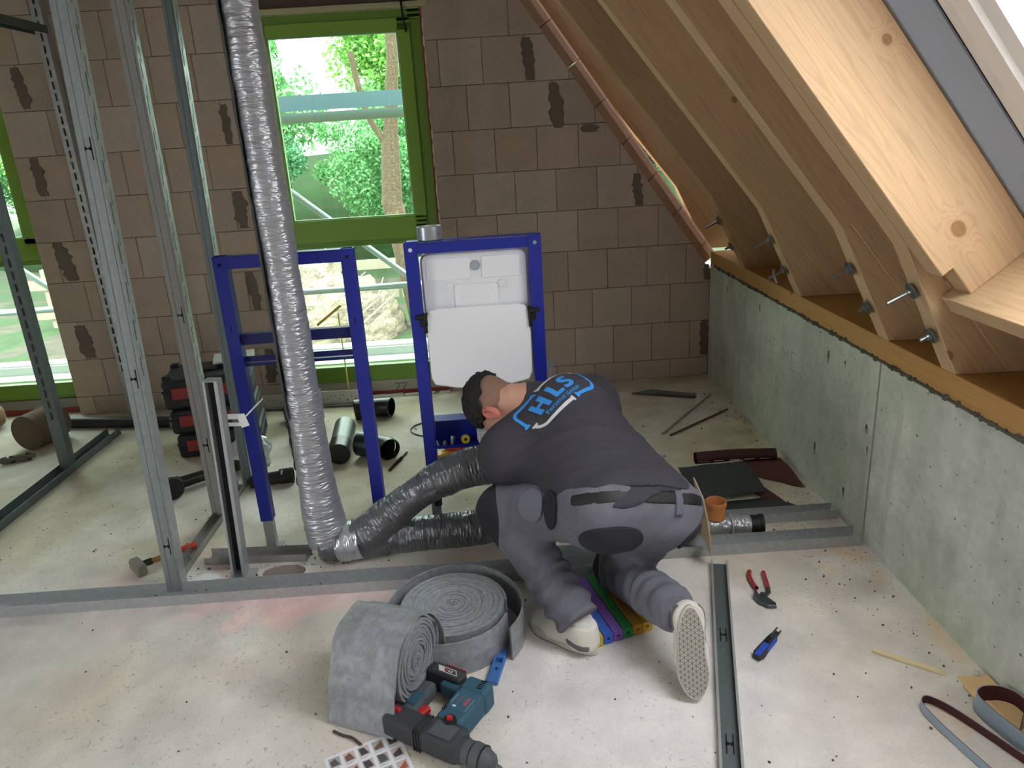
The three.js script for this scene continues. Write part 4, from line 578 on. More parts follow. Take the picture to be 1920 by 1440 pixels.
// leaflet
{
  const lt = canvasTex(512, 360, (g, w, h) => { g.fillStyle = '#e6e6ea'; g.fillRect(0, 0, w, h); const r = rng(3); for (let y = 0; y < 3; y++) for (let x = 0; x < 5; x++) { const px = 24 + x * 98, py = 22 + y * 112; g.fillStyle = ['#b9b8b4', '#c7b6ae', '#a9aaa8', '#cdb4ad'][Math.floor(r() * 4)]; g.fillRect(px, py, 74, 78); g.fillStyle = ['#5b5a58', '#7c5b50', '#46494a', '#a35f52'][Math.floor(r() * 4)]; g.beginPath(); g.moveTo(px + 6, py + 60 * r()); g.lineTo(px + 40 + 30 * r(), py + 10); g.lineTo(px + 66, py + 66); g.lineTo(px + 12, py + 70); g.fill(); g.fillStyle = '#8e8e90'; g.fillRect(px, py + 86, 60, 3); g.fillRect(px, py + 92, 44, 3); } });
  const g = new THREE.BoxGeometry(0.21, 0.0012, 0.16); solo('leaflet', 'printed instruction leaflet with small pictures lying by the drill', 'leaflet', g, mat(0xffffff, 0.6, 0, { map: lt }), [-1.79, 0.0012, 3.062], R(24));
}
solo('drill_shaving', 'curled brown strip of debris in the shadow of the tipped roll', 'debris', tube([[-0.05, 0.004, -0.02], [-0.02, 0.006, 0], [0.01, 0.005, 0.012], [0.04, 0.004, 0.04]], 0.004, 16, 6), mat(0x4a4038, 0.9), [-1.86, 0, 2.955]);
// kneeling pad of coloured foam bars
{
  const k = thing('kneeling_pad', 'kneeling pad of yellow, blue, purple and green foam bars under the man', 'pad', [-1.11, 0, 2.652]), L = 0.335, dir = V(-0.085, 0, -0.32).normalize(), side = V(0.0345, 0, -0.0125), ang = Math.atan2(-dir.x, -dir.z);
  ['#d9b92f', '#3c62c4', '#7d52a8', '#217a3c', '#b3832c', '#c9a43a'].forEach((c, i) => { const h = 0.038, o = side.clone().multiplyScalar(i), g = poly(rrect(0.0345, h, 0.004), L, 0.0015, [rrect(0.009, 0.009, 0.002)]).translate(0, h / 2 + 0.0005, -L).rotateY(ang).translate(o.x, 0, o.z); part(k, 'foam_bar', g, mat(c, 0.75)); });
}
// pliers, knife, stick
{
  const p = thing('water_pump_pliers', 'red-handled water pump pliers open on the floor right of the loose stud', 'pliers', [-0.51, 0.001, 2.42], R(-18)), red = mat(0xa02730, 0.45), st = mat(0x5d6063, 0.4, 0.7);
  part(p, 'handle', [tube([[-0.028, 0.009, -0.115], [-0.03, 0.009, -0.09], [-0.02, 0.009, -0.045], [-0.006, 0.009, -0.01]], 0.0085, 20, 10)], red, 'red plastic grip'); part(p, 'handle', [tube([[0.02, 0.009, -0.12], [0.024, 0.009, -0.09], [0.03, 0.009, -0.05], [0.034, 0.009, -0.015]], 0.0078, 20, 10)], red, 'red plastic grip');
  part(p, 'jaw', [poly([[-0.012, 0.012], [-0.002, -0.02], [0.014, -0.045], [0.05, -0.075], [0.058, -0.088], [0.03, -0.092], [0.0, -0.075], [-0.018, -0.045], [-0.014, -0.02]], 0.012, 0.002).rotateX(-Math.PI / 2).translate(0, 0.003, 0)], st, 'dark steel lower jaw'); part(p, 'jaw', [poly([[0.028, 0.02], [0.038, 0.016], [0.042, -0.01], [0.026, -0.042], [0.05, -0.066], [0.056, -0.076], [0.02, -0.06], [0.004, -0.04], [0.022, -0.022], [0.028, 0.0]], 0.01, 0.002).rotateX(-Math.PI / 2).translate(0, 0.008, 0)], st, 'dark steel upper jaw'); part(p, 'rivet', cyl(V(0.014, 0.012, 0.035), V(0.014, 0.021, 0.035), 0.01), st);
  p.children.forEach((c) => (c.rotation.y = Math.PI * 0)); 
  const k = thing('utility_knife', 'blue and black snap-off utility knife on the floor', 'knife', [-0.588, 0.001, 2.71], R(46));
  part(k, 'body', poly([[-0.075, -0.012], [-0.07, 0.01], [-0.05, 0.017], [0.04, 0.013], [0.062, 0.011], [0.062, -0.011], [0.04, -0.014], [-0.05, -0.02]], 0.018, 0.004).rotateX(-Math.PI / 2), mat(0x2f3136, 0.6)); part(k, 'grip', [rb(0.07, 0.006, 0.018, 0.003, -0.035, 0.018, 0.002), rb(0.075, 0.014, 0.007, 0.003, 0.01, 0.01, 0.0145)], mat(0x2a50c0, 0.5), 'bright blue grip'); part(k, 'slider', rb(0.026, 0.008, 0.014, 0.002, 0.02, 0.02, -0.002), M.black); part(k, 'blade_guide', [bx(0.045, 0.004, 0.004, 0.08, 0.012, -0.007), bx(0.035, 0.004, 0.004, 0.076, 0.012, 0.009), bx(0.03, 0.001, 0.012, 0.07, 0.011, 0)], mat(0x54575a, 0.4, 0.7));
  const s = thing('wood_lath', 'pale split wooden lath lying near the upstand', 'lath', [-0.276, 0, 2.763], -R(37)); part(s, 'lath', [poly([[0, 0.006], [0.03, 0.011], [0.185, 0.008], [0.198, 0.003], [0.185, 0.0], [0.2, -0.004], [0.03, -0.004], [0.0, 0.0]], 0.01, 0.0015).rotateX(-Math.PI / 2).translate(0, 0.001, 0)], mat(0xd9c79a, 0.8)); 
  const st2 = solo('stone_chip', 'small pale stone lying against the upstand', 'stone', at(new THREE.DodecahedronGeometry(0.014, 0).scale(1.2, 0.8, 1), 0, 0.011, 0), mat(0xb6aea2, 0.9), [-0.03, 0, 2.9]);
}
// boards and banding in the near right corner
{
  const wm = mat(0xc9a878, 0.8), b = thing('board_offcut', 'thin tan board offcut leaning at the foot of the upstand', 'board', [-0.03, 0, 2.9]); part(b, 'sheet', poly([[-0.03, 0.01], [0.05, -0.01], [0.05, -0.34], [-0.03, -0.34]], 0.006, 0.001).rotateX(-Math.PI / 2).rotateZ(R(12)).translate(-0.028, 0.001, 0.0), wm);
  const b2 = thing('board_offcut', 'second tan board lying flat in front of the leaning one', 'board', [-0.085, 0, 2.93]); part(b2, 'sheet', poly([[-0.01, 0.0], [0.025, -0.03], [0.027, -0.34], [-0.008, -0.34]], 0.006, 0.001).rotateX(-Math.PI / 2).translate(0, 0.001, 0), mat(0xd2b384, 0.8));
  const band = mat(0x93a0ad, 0.5, 0.1), inner = mat(0x4a1d22, 0.7);
  const two = (o, pts, h, seg, ly) => { const n = (t, p) => V(0, h, 0); part(o, 'outer_face', ribbon(pts, n, 0.0022, seg), band, 'grey-blue outer face'); const c = curve(pts).getSpacedPoints(seg), inn = c.map((q, i) => { const t = c[Math.min(seg, i + 1)].clone().sub(c[Math.max(0, i - 1)]).normalize(), m = t.cross(V(0, 1, 0)).normalize(); return q.clone().addScaledVector(m, 0.0024); }); part(o, 'inner_face', ribbon(inn, n, 0.0018, seg), inner, 'dark red inner face'); };
  const s = thing('edge_band', 'narrow grey band standing in a long loop on the floor at right', 'band', [0, 0, 0]); two(s, [[-0.2, 0.013, 3.3], [-0.245, 0.014, 3.12], [-0.26, 0.015, 3.04], [-0.258, 0.016, 3.0], [-0.232, 0.017, 2.985], [-0.19, 0.016, 3.03], [-0.14, 0.014, 3.13], [-0.085, 0.013, 3.26]].map(([x, y, z]) => [x, y, z]), 0.024, 90);
  const s2 = thing('edge_band', 'wide grey band curled into an open ring beside the board offcuts', 'band', [0, 0, 0]); two(s2, [[-0.065, 0.03, 3.34], [-0.085, 0.03, 3.2], [-0.115, 0.03, 3.08], [-0.118, 0.03, 3.02], [-0.085, 0.03, 2.995], [-0.04, 0.03, 3.0], [-0.012, 0.03, 3.03], [-0.012, 0.03, 3.08], [-0.05, 0.03, 3.11]], 0.054, 90);
  solo('dust_pile', 'small heap of pinkish dust inside the curled grey band', 'dust', lathe([[0, 0.012], [0.02, 0.01], [0.04, 0.004], [0.052, 0]], 20), mat(0xc9ac98, 0.95), [-0.066, 0, 3.05]).scale.set(0.8, 0.6, 0.9);
}
// pipe stub, socket and cardboard behind the man
{
  const s = thing('pipe_stub', 'short silver-wrapped pipe stub with a black cap on its right end', 'pipe', [0, 0, 0]);
  part(s, 'sleeve', wrap([[-0.6, 0.052, 2.02], [-0.5, 0.05, 2.025], [-0.405, 0.048, 2.03]], () => 0.034, 60, 0.003, 51), M.foil); part(s, 'cap', [cyl(V(-0.408, 0.048, 2.03), V(-0.36, 0.047, 2.034), 0.036, 0.036, 26), cyl(V(-0.372, 0.047, 2.033), V(-0.358, 0.047, 2.034), 0.041, 0.041, 26)], M.black, 'black ribbed end cap'); part(s, 'clamp', [at(new THREE.TorusGeometry(0.038, 0.005, 8, 28), -0.485, 0.05, 2.026, 0, Math.PI / 2 - 0.06, 0), cyl(V(-0.485, 0.012, 2.03), V(-0.485, 0.0, 2.03), 0.004)], M.zinc, 'pipe clamp');
  const o = thing('pipe_socket', 'orange-brown plastic pipe socket standing up beside the cardboard', 'socket', [-0.545, 0.083, 2.02]); part(o, 'sleeve', lathe([[0.037, 0], [0.037, 0.05], [0.041, 0.055], [0.041, 0.075], [0.036, 0.075], [0.033, 0.05], [0.033, 0.0], [0.037, 0]], 30), mat(0xc47f48, 0.55));
  const c = thing('cardboard', 'torn strip of cardboard standing between the man and the orange socket', 'cardboard', [0, 0, 0]); part(c, 'sheet', ribbon([[-0.67, 0.315, 2.2], [-0.655, 0.24, 2.205], [-0.64, 0.15, 2.2], [-0.63, 0.07, 2.19]], V(0.0, 0.02, -0.13), 0.005, 30), mat(0xc2a88c, 0.9)); 
}
// sheets on the floor by the upstand
{
  const sheet = (pts, th, y, bump, seed) => { const s = new THREE.Shape(pts.map(([x, z]) => new THREE.Vector2(x, -z))), bb = pts.map((p) => p[0]), N = 26, g = new THREE.PlaneGeometry(1, 1, N, N), xs = [Math.min(...bb), Math.max(...bb)]; const p = g.attributes.position; for (let i = 0; i < p.count; i++) { const u = p.getX(i) + 0.5, v = p.getY(i) + 0.5, A = pts, x = mix(mix(A[0][0], A[1][0], u), mix(A[3][0], A[2][0], u), v), z = mix(mix(A[0][1], A[1][1], u), mix(A[3][1], A[2][1], u), v); p.setXYZ(i, x, y + bump(u, v) + 0.004 * (1 + n3(x * 12 + seed, z * 12, 1)), z); } g.computeVertexNormals(); return g; };
  const m = thing('membrane_sheet', 'dark red membrane sheet with a rolled edge lying by the upstand', 'sheet', [0, 0, 0]), mm = mat(0x5a2a28, 0.6);
  part(m, 'sheet', sheet([[-0.44, 1.38], [-0.03, 1.36], [-0.035, 1.68], [-0.25, 1.5]], 0, 0.004, (u, v) => 0.02 * Math.sin(v * 3.1) * (1 - v), 3), mm); part(m, 'rolled_edge', [tube([[-0.445, 0.032, 1.35], [-0.25, 0.03, 1.34], [-0.05, 0.026, 1.35]], 0.03, 20, 16)], mat(0x45201f, 0.6), 'rolled edge'); part(m, 'lettering', [0, 1, 2, 3, 4].map((i) => bx(0.05, 0.001, 0.006, -0.41 + i * 0.075, 0.024 - 0.001 * i, 1.376, 0.7, 0, 0)), mat(0xa88f86, 0.7), 'pale printed dashes');
  part(m, 'tail', sheet([[-0.3, 1.5], [-0.25, 1.5], [-0.17, 1.8], [-0.24, 1.85]], 0, 0.003, () => 0, 5), mm);
  const b = thing('bitumen_sheet', 'black bitumen sheet lying on the floor behind the man', 'sheet', [0, 0, 0]), bm = mat(0x2c302f, 0.5, 0, { bumpMap: rep(grainBump, 5, 5), bumpScale: 0.001 }); part(b, 'sheet', sheet([[-0.56, 1.46], [-0.235, 1.43], [-0.235, 1.74], [-0.58, 1.78]], 0, 0.02, (u, v) => 0.03 * Math.sin(v * 2.2 + 0.6), 9), bm); part(b, 'pale_edge', sheet([[-0.56, 1.44], [-0.235, 1.415], [-0.235, 1.432], [-0.56, 1.462]], 0, 0.036, () => 0, 2), mat(0xb9b7ae, 0.7), 'pale turned-up edge'); part(b, 'sheet', sheet([[-0.6, 1.77], [-0.22, 1.75], [-0.12, 1.86], [-0.6, 1.89]], 0, 0.006, () => 0, 4), bm);
}
// back of the room at right: sheet-metal strip and two rods
{
  const s = thing('metal_offcut', 'dull metal offcut lying on the floor below the block gable', 'offcut', [-0.36, 0.004, 0.33], -R(23)); part(s, 'web', poly([[-0.2, -0.035], [0.19, -0.05], [0.19, 0.04], [-0.1, 0.06]], 0.003, 0.0005, [rrect(0.06, 0.008, 0.003).map(([x, y]) => [x - 0.02, y])]).rotateX(-Math.PI / 2), mat(0x6f7471, 0.5, 0.6)); part(s, 'flange', bx(0.39, 0.012, 0.003, 0, 0.006, 0.042, 0, 0.04, 0), mat(0x5c615e, 0.5, 0.6));
  solo('threaded_rod', 'upper of two thin rods lying on the floor behind the man', 'rod', cyl(V(-0.52, 0.007, 0.96), V(-0.09, 0.007, 0.39), 0.006, 0.006, 10), M.steel); solo('threaded_rod', 'lower of two thin rods lying on the floor behind the man', 'rod', cyl(V(-0.48, 0.006, 0.985), V(-0.08, 0.006, 0.67), 0.006, 0.006, 10), mat(0x6b6258, 0.5, 0.5));
}
// ---------------------------------------------------------------- things behind the frames
M.pvc = mat(0x17181a, 0.35);
{
  const ring = (a, b, r, t = 0.006) => { const d = b.clone().sub(a).normalize(); return [cyl(a, b, r, r, 28, true), cyl(a, b, r - t, r - t, 28, true), at(new THREE.RingGeometry(r - t, r, 28), 0, 0, 0).applyQuaternion(new THREE.Quaternion().setFromUnitVectors(V(0, 0, 1), d)).translate(b.x, b.y, b.z), new THREE.RingGeometry(r - t, r, 28).applyQuaternion(new THREE.Quaternion().setFromUnitVectors(V(0, 0, 1), d)).translate(a.x, a.y, a.z)]; };
  const e1 = thing('pipe_elbow', 'black plastic pipe bend lying far back near the window threshold', 'pipe bend', [-2.17, 0.0, 0.4]); part(e1, 'socket', ring(V(-0.1, 0.062, 0.02), V(-0.035, 0.062, 0.0), 0.062), M.pvc); part(e1, 'bend', tube([[-0.05, 0.06, 0.005], [0, 0.058, -0.005], [0.05, 0.06, -0.008], [0.11, 0.062, 0.005]], 0.056, 20, 24), M.pvc); part(e1, 'lip', ring(V(0.1, 0.062, 0), V(0.12, 0.062, 0.006), 0.058), M.pvc);
  const e2 = thing('pipe_elbow', 'black plastic pipe bend behind the right upright of the empty frame', 'pipe bend', [-2.03, 0.0, 1.0]); part(e2, 'socket', ring(V(-0.12, 0.07, -0.03), V(-0.05, 0.07, 0.0), 0.066), M.pvc); part(e2, 'bend', tube([[-0.07, 0.068, -0.01], [-0.01, 0.06, 0.0], [0.04, 0.058, 0.03]], 0.058, 16, 24), M.pvc); part(e2, 'lip', ring(V(0.03, 0.058, 0.02), V(0.05, 0.056, 0.05), 0.06), M.pvc);
  const e3 = thing('pipe_coupling', 'grey-green pipe piece with a black rubber end standing between the frames', 'pipe', [-2.25, 0, 0.9]); part(e3, 'sleeve', ring(V(-0.03, 0.062, -0.22), V(0.0, 0.06, 0.08), 0.06), mat(0x59665c, 0.35)); part(e3, 'rubber_end', [cyl(V(-0.002, 0.06, 0.06), V(0.008, 0.058, 0.17), 0.062, 0.058, 28)], M.pvc);
  const e4 = thing('pipe_stub', 'short black pipe end lying left of the upright wrapped pipe', 'pipe', [-2.485, 0, 1.22]); part(e4, 'sleeve', ring(V(-0.16, 0.03, 0.06), V(0.03, 0.036, 0.02), 0.032), M.pvc); part(e4, 'socket', ring(V(-0.02, 0.036, 0.03), V(0.045, 0.037, 0.018), 0.038), M.pvc); part(e4, 'sticker', bx(0.007, 0.03, 0.02, -0.002, 0.062, 0.044, 0.9, 0, 0), mat(0xc9c9c6, 0.6));
  const e5 = thing('pipe_elbow', 'black pipe bend with orange lettering strip beside the tool cases', 'pipe bend', [-2.58, 0, 0.36]); part(e5, 'socket', ring(V(0.0, 0.09, 0), V(0.07, 0.09, 0.02), 0.075), M.pvc); part(e5, 'bend', tube([[0.01, 0.09, 0], [-0.06, 0.08, -0.01], [-0.1, 0.04, -0.02]], 0.06, 14, 20), M.pvc);
  const p = thing('waste_pipe', 'thick black waste pipe lying along the wall at left', 'pipe', [0, 0, 0]); part(p, 'pipe', ring(V(-4.14, 0.036, 0.22), V(-3.3, 0.036, 0.36), 0.034), mat(0x1b1c1d, 0.5));
  const cc = thing('concrete_core', 'drilled-out pale concrete cylinder lying in front of the left window', 'concrete', [0, 0, 0]); part(cc, 'core', [cyl(V(-4.145, 0.107, 0.575), V(-4.09, 0.107, 0.36), 0.105, 0.105, 36)], mat(0xa89c8c, 0.92, 0, { map: rep(blockTex, 3, 3), bumpMap: rep(grainBump, 3, 3), bumpScale: 0.003 })); part(cc, 'drill_groove', [0.25, 0.4, 0.55, 0.7, 0.85].map((t) => at(new THREE.TorusGeometry(0.1048, 0.0016, 6, 40), 0, 0, 0).applyQuaternion(new THREE.Quaternion().setFromUnitVectors(V(0, 0, 1), V(0.248, 0, -0.969))).translate(-4.145 + 0.055 * t, 0.107, 0.575 - 0.215 * t)), mat(0x857a6c, 0.95));
  const au = thing('core_bit', 'dusty spiral masonry bit lying below the concrete core', 'drill bit', [-4.17, 0, 0.76], R(22)); const tw = []; for (let i = 0; i < 16; i++) tw.push(at(new THREE.TorusGeometry(0.016, 0.006, 6, 14, 4.2), -0.02 + i * 0.009, 0.022, 0, i * 0.7, Math.PI / 2, 0)); part(au, 'spiral', [...tw, cyl(V(-0.04, 0.022, 0), V(0.14, 0.022, 0), 0.012)], mat(0x6f6a60, 0.7, 0.3)); part(au, 'shank', [cyl(V(-0.16, 0.012, 0.015), V(-0.03, 0.02, 0), 0.008), cyl(V(-0.13, 0.01, 0.04), V(-0.04, 0.016, 0.012), 0.006)], mat(0x59544c, 0.7, 0.3));
}
// stacked tool cases
{
  const cm = mat(0x15171a, 0.6), rm = mat(0x8e2b2a, 0.55), labels = ['bottom black tool case of the stack, with red latches', 'middle black tool case of the stack, with red latches', 'top and tallest black tool case of the stack, with red latches'];
  [[0, 0.14], [0.142, 0.14], [0.284, 0.17]].forEach(([y, h], i) => {
    const t = thing('tool_case', labels[i], 'tool case', [-2.975 - i * 0.012, y + 0.001, 0.66], R(12), 'stacked black tool cases');
    part(t, 'body', [rb(0.44, h - 0.006, 0.34, 0.02, 0, h / 2, 0, 0, 0, 0, 3)], cm); part(t, 'lid_rim', rb(0.446, 0.014, 0.346, 0.006, 0, h * 0.62, 0), cm);
    for (const x of [-0.125, 0.125]) part(t, 'latch', [rb(0.095, 0.065, 0.014, 0.006, x, h * 0.55, 0.172)], rm, 'red latch'); part(t, 'handle_pin', [cyl(V(-0.226, h * 0.35, 0.15), V(-0.215, h * 0.75, 0.165), 0.004)], mat(0xb9bcbd, 0.4, 0.6));
    if (i === 2) { part(t, 'top_handle', [rb(0.16, 0.02, 0.05, 0.008, -0.03, h + 0.004, 0.03)], cm); part(t, 'corner_foot', [rb(0.05, 0.03, 0.05, 0.01, -0.19, h, 0.12), rb(0.05, 0.03, 0.05, 0.01, 0.19, h, 0.12), rb(0.05, 0.03, 0.05, 0.01, -0.19, h, -0.12)], cm); }
  });
  solo('paper_pad', 'flat white and grey folder lying on the top tool case', 'folder', [rb(0.22, 0.012, 0.2, 0.003, 0, 0.006, 0, 0, 0.3, 0)], mat(0xb8b4b2, 0.7), [-2.88, 0.478, 0.56]);
  const bag = thing('plastic_bag', 'crumpled clear plastic bag lying before the tool cases', 'bag', [-2.72, 0, 1.0]); const bg = new THREE.SphereGeometry(0.1, 40, 26); { const p = bg.attributes.position; for (let i = 0; i < p.count; i++) { const x = p.getX(i), y = p.getY(i), z = p.getZ(i), k = 1 + 0.35 * n3(x * 18, y * 18, z * 18) + 0.2 * n3(x * 45, y * 45, z * 45); p.setXYZ(i, x * k * 1.1, Math.max(-0.07, y * k * 1.2) + 0.075, z * k); } bg.computeVertexNormals(); } part(bag, 'film', bg, phys(0xd5d9d6, 0.25, { transmission: 0.45, thickness: 0 }));
}
// demolition tool, hammer, rail, level, bits
{
  const t = thing('angle_grinder', 'black corded grinder lying behind the studs', 'grinder', [-2.98, 0, 1.24], R(35)); part(t, 'body', [cyl(V(-0.02, 0.04, 0), V(0.17, 0.045, 0), 0.03, 0.026, 20), rb(0.11, 0.05, 0.055, 0.014, 0.2, 0.045, 0)], M.pvc); part(t, 'head', [rb(0.09, 0.07, 0.08, 0.02, -0.06, 0.04, 0.01, 0, 0, 0, 3), cyl(V(-0.07, 0.03, 0.03), V(-0.07, 0.03, 0.075), 0.035)], mat(0x232426, 0.5)); part(t, 'guard', [cyl(V(-0.08, 0.055, 0.06), V(-0.08, 0.055, 0.09), 0.055, 0.055, 28)], mat(0x1c1d1f, 0.5)); part(t, 'cap', cyl(V(0.25, 0.045, 0), V(0.3, 0.045, 0), 0.03, 0.024), mat(0x3a3a30, 0.7));
  const h = thing('club_hammer', 'club hammer with a wooden handle and orange grip lying behind the front track', 'hammer', [-2.88, 0, 2.0], R(43)); part(h, 'head', [poly([[-0.02, -0.016], [-0.012, -0.024], [0.012, -0.024], [0.02, -0.016], [0.02, 0.016], [0.012, 0.024], [-0.012, 0.024], [-0.02, 0.016]], 0.1, 0.006).translate(0, 0.026, -0.045)], mat(0x8d8a80, 0.7, 0.3)); part(h, 'collar', cyl(V(0.02, 0.026, 0), V(0.055, 0.025, 0), 0.014), M.black); part(h, 'handle', cyl(V(0.05, 0.025, 0), V(0.16, 0.02, 0), 0.011, 0.012, 14), mat(0x9b6b42, 0.7)); const gr = []; const r = rng(2); for (let i = 0; i < 40; i++) gr.push(at(new THREE.ConeGeometry(0.004, 0.012, 5), 0.165 + 0.065 * r(), 0.02 + 0.013 * (r() - 0.3), 0.014 * (r() - 0.5) * 2, r() * 3, 0, r() * 3)); part(h, 'grip', [cyl(V(0.155, 0.02, 0), V(0.235, 0.018, 0), 0.0145, 0.0135, 14), ...gr], mat(0xc8482b, 0.7), 'ragged orange grip');
  const pr = thing('perforated_rail', 'pale perforated sheet-metal rail lying along the threshold behind the pipe', 'rail', [-2.63, 0.002, 0.14], R(-1)); const holes = []; const q = rng(9); for (let i = 0; i < 26; i++) holes.push(circ(0.005, 8, -0.32 + i * 0.0255, 0.05 + 0.022 * (q() - 0.5) * 2)); part(pr, 'face', poly([[-0.35, 0.012], [0.35, 0.012], [0.35, 0.1], [-0.35, 0.1]], 0.002, 0, holes), mat(0xcfcac8, 0.5, 0.2)); part(pr, 'backing', bx(0.69, 0.085, 0.002, 0, 0.055, -0.012), mat(0x77736f, 0.7)); part(pr, 'lip', bx(0.7, 0.004, 0.03, 0, 0.011, 0.014), M.zinc);
  const lv = thing('spirit_level', 'yellow spirit level lying on the floor behind the branch pipe', 'level', [-1.6, 0, 1.0], R(27)); part(lv, 'body', rb(0.4, 0.024, 0.05, 0.003, 0, 0.013, 0), mat(0xcf9b33, 0.5)); part(lv, 'end_cap', rb(0.02, 0.026, 0.052, 0.003, -0.2, 0.014, 0), mat(0xd8c04a, 0.5));
  const rd = thing('red_case', 'small red plastic case lying across the yellow level', 'case', [-1.645, 0.026, 1.03], R(-35)); part(rd, 'body', rb(0.14, 0.05, 0.06, 0.012, 0, 0.026, 0, 0, 0, 0, 3), mat(0xb12b30, 0.5)); part(rd, 'top', rb(0.09, 0.008, 0.04, 0.003, -0.01, 0.053, 0), mat(0x8a7f76, 0.7));
  solo('masonry_bit', 'slim dark masonry drill bit lying on the floor between the frames', 'drill bit', [cyl(V(-0.035, 0.006, 0.11), V(0.033, 0.006, -0.11), 0.005, 0.005, 10), ...Array.from({ length: 14 }, (_, i) => at(new THREE.TorusGeometry(0.006, 0.0022, 6, 10), -0.033 + i * 0.0035, 0.007, 0.105 - i * 0.0112, 0, -0.3, 0))], mat(0x4a4038, 0.6, 0.4), [-1.935, 0, 1.09]);
  solo('cable', 'thin grey cable looped on the floor by the cistern frame', 'cable', tube([[0.1, 0.004, -0.05], [0, 0.004, -0.07], [-0.07, 0.004, -0.02], [-0.08, 0.004, 0.06], [-0.02, 0.004, 0.13], [0.06, 0.004, 0.15]], 0.004, 50, 6), mat(0x54544c, 0.6), [-1.83, 0, 0.62]);
  const bk = thing('black_tray', 'small black plastic lid behind the left foot of the cistern frame', 'lid', [-1.72, 0, 0.8]); part(bk, 'rim', lathe([[0.045, 0], [0.05, 0.03], [0.053, 0.03], [0.048, 0], [0.045, 0]], 24), M.pvc); part(bk, 'base', cyl(V(0, 0.001, 0), V(0, 0.004, 0), 0.045), M.pvc);
  const ct = thing('carton', 'small open grey carton beside the foot of the upright pipe', 'carton', [-2.5, 0, 0.72], R(25)); part(ct, 'box', [bx(0.12, 0.09, 0.003, 0, 0.045, 0.05), bx(0.12, 0.09, 0.003, 0, 0.045, -0.05), bx(0.003, 0.09, 0.1, -0.06, 0.045, 0), bx(0.003, 0.09, 0.1, 0.06, 0.045, 0), bx(0.12, 0.003, 0.1, 0, 0.002, 0)], mat(0xa8a49c, 0.8)); part(ct, 'flap', bx(0.12, 0.003, 0.07, 0, 0.1, -0.08, 0.5, 0, 0), mat(0x8a6c4c, 0.85));
  const fr = thing('folding_rule', 'yellow folding rule standing behind the empty blue frame', 'rule', [0, 0, 0]); part(fr, 'blade', [bx(0.2, 0.016, 0.004, -2.42, 0.585, 0.1, 0, 0, 0.62)], mat(0xd2c04a, 0.6)); part(fr, 'blade', bx(0.006, 0.6, 0.016, -2.36, 0.3, 0.1), mat(0xc9b648, 0.6));
  const gl = solo('screw_pack', 'small dark screws scattered on clear film by the pipe foot', 'screws', Array.from({ length: 9 }, (_, i) => cyl(V(0.04 * (i % 3) + 0.01 * i, 0.004, 0.03 * (i / 3 | 0)), V(0.04 * (i % 3) + 0.01 * i + 0.035, 0.004, 0.03 * (i / 3 | 0) - 0.008), 0.0025, 0.0025, 6)), mat(0xa9a9a4, 0.4, 0.6), [-2.5, 0, 0.95]);
  solo('cable_end', 'black cable end hanging down over the top of the window', 'cable', tube([[0, 0.2, 0], [0.004, 0.1, 0.01], [0.01, 0.02, 0.014], [0.018, -0.06, 0.012]], 0.006, 20, 8), M.pvc, [-1.8, 2.23, 0.012]);
  solo('foam_flake', 'torn white plastic scrap on the floor by the foremost stud', 'scrap', (() => { const g = poly([[-0.06, -0.02], [-0.01, -0.035], [0.06, -0.01], [0.045, 0.015], [-0.02, 0.03]], 0.004, 0.001).rotateX(-Math.PI / 2); return g; })(), mat(0xe2e4e6, 0.5), [-2.575, 0.004, 2.085]);
  // brown paper sack corner at the left window
  const sk = thing('paper_sack', 'brown paper sack lying under the left window', 'sack', [-4.72, 0, 0.16]); const sg = new THREE.SphereGeometry(0.16, 30, 20); { const p = sg.attributes.position; for (let i = 0; i < p.count; i++) { const x = p.getX(i), y = p.getY(i), z = p.getZ(i), k = 1 + 0.25 * n3(x * 9, y * 9, z * 9); p.setXYZ(i, x * k * 1.3, Math.max(-0.1, y * k * 0.7) + 0.1, z * k * 0.7); } sg.computeVertexNormals(); } part(sk, 'paper', sg, mat(0x8a6f52, 0.85));
}
// crumbs and grit: uncountable
{
  const r = rng(404), g = new THREE.DodecahedronGeometry(1, 0), n = 900, im = new THREE.InstancedMesh(g, mat(0x7d7266, 0.95), n), m = new THREE.Matrix4();
  for (let i = 0; i < n; i++) { let x, z; const k = r(); if (k < 0.35) { x = -2.75 + r() * 0.9; z = 1.9 + r() * 0.3; } else if (k < 0.55) { x = -0.35 + 0.33 * Math.sqrt(r()); z = 0.3 + r() * 2.7; } else if (k < 0.9) { x = -3.6 + r() * 3.4; z = 0.2 + r() * 1.8; } else { x = -3 + r() * 2.9; z = 2.3 + r() * 1.2; } const s = 0.0015 + 0.0045 * r() * r(); m.compose(V(x, s * 0.5, z), new THREE.Quaternion().setFromEuler(new THREE.Euler(r() * 3, r() * 3, r() * 3)), V(s, s * 0.6, s)); im.setMatrixAt(i, m); im.setColorAt(i, new THREE.Color().setHSL(0.07, 0.12 + 0.15 * r(), 0.25 + 0.4 * r())); }
  im.name = 'grit'; im.userData = { kind: 'stuff', label: 'grit and crumbs scattered over the floor', category: 'grit' }; scene.add(im);
}

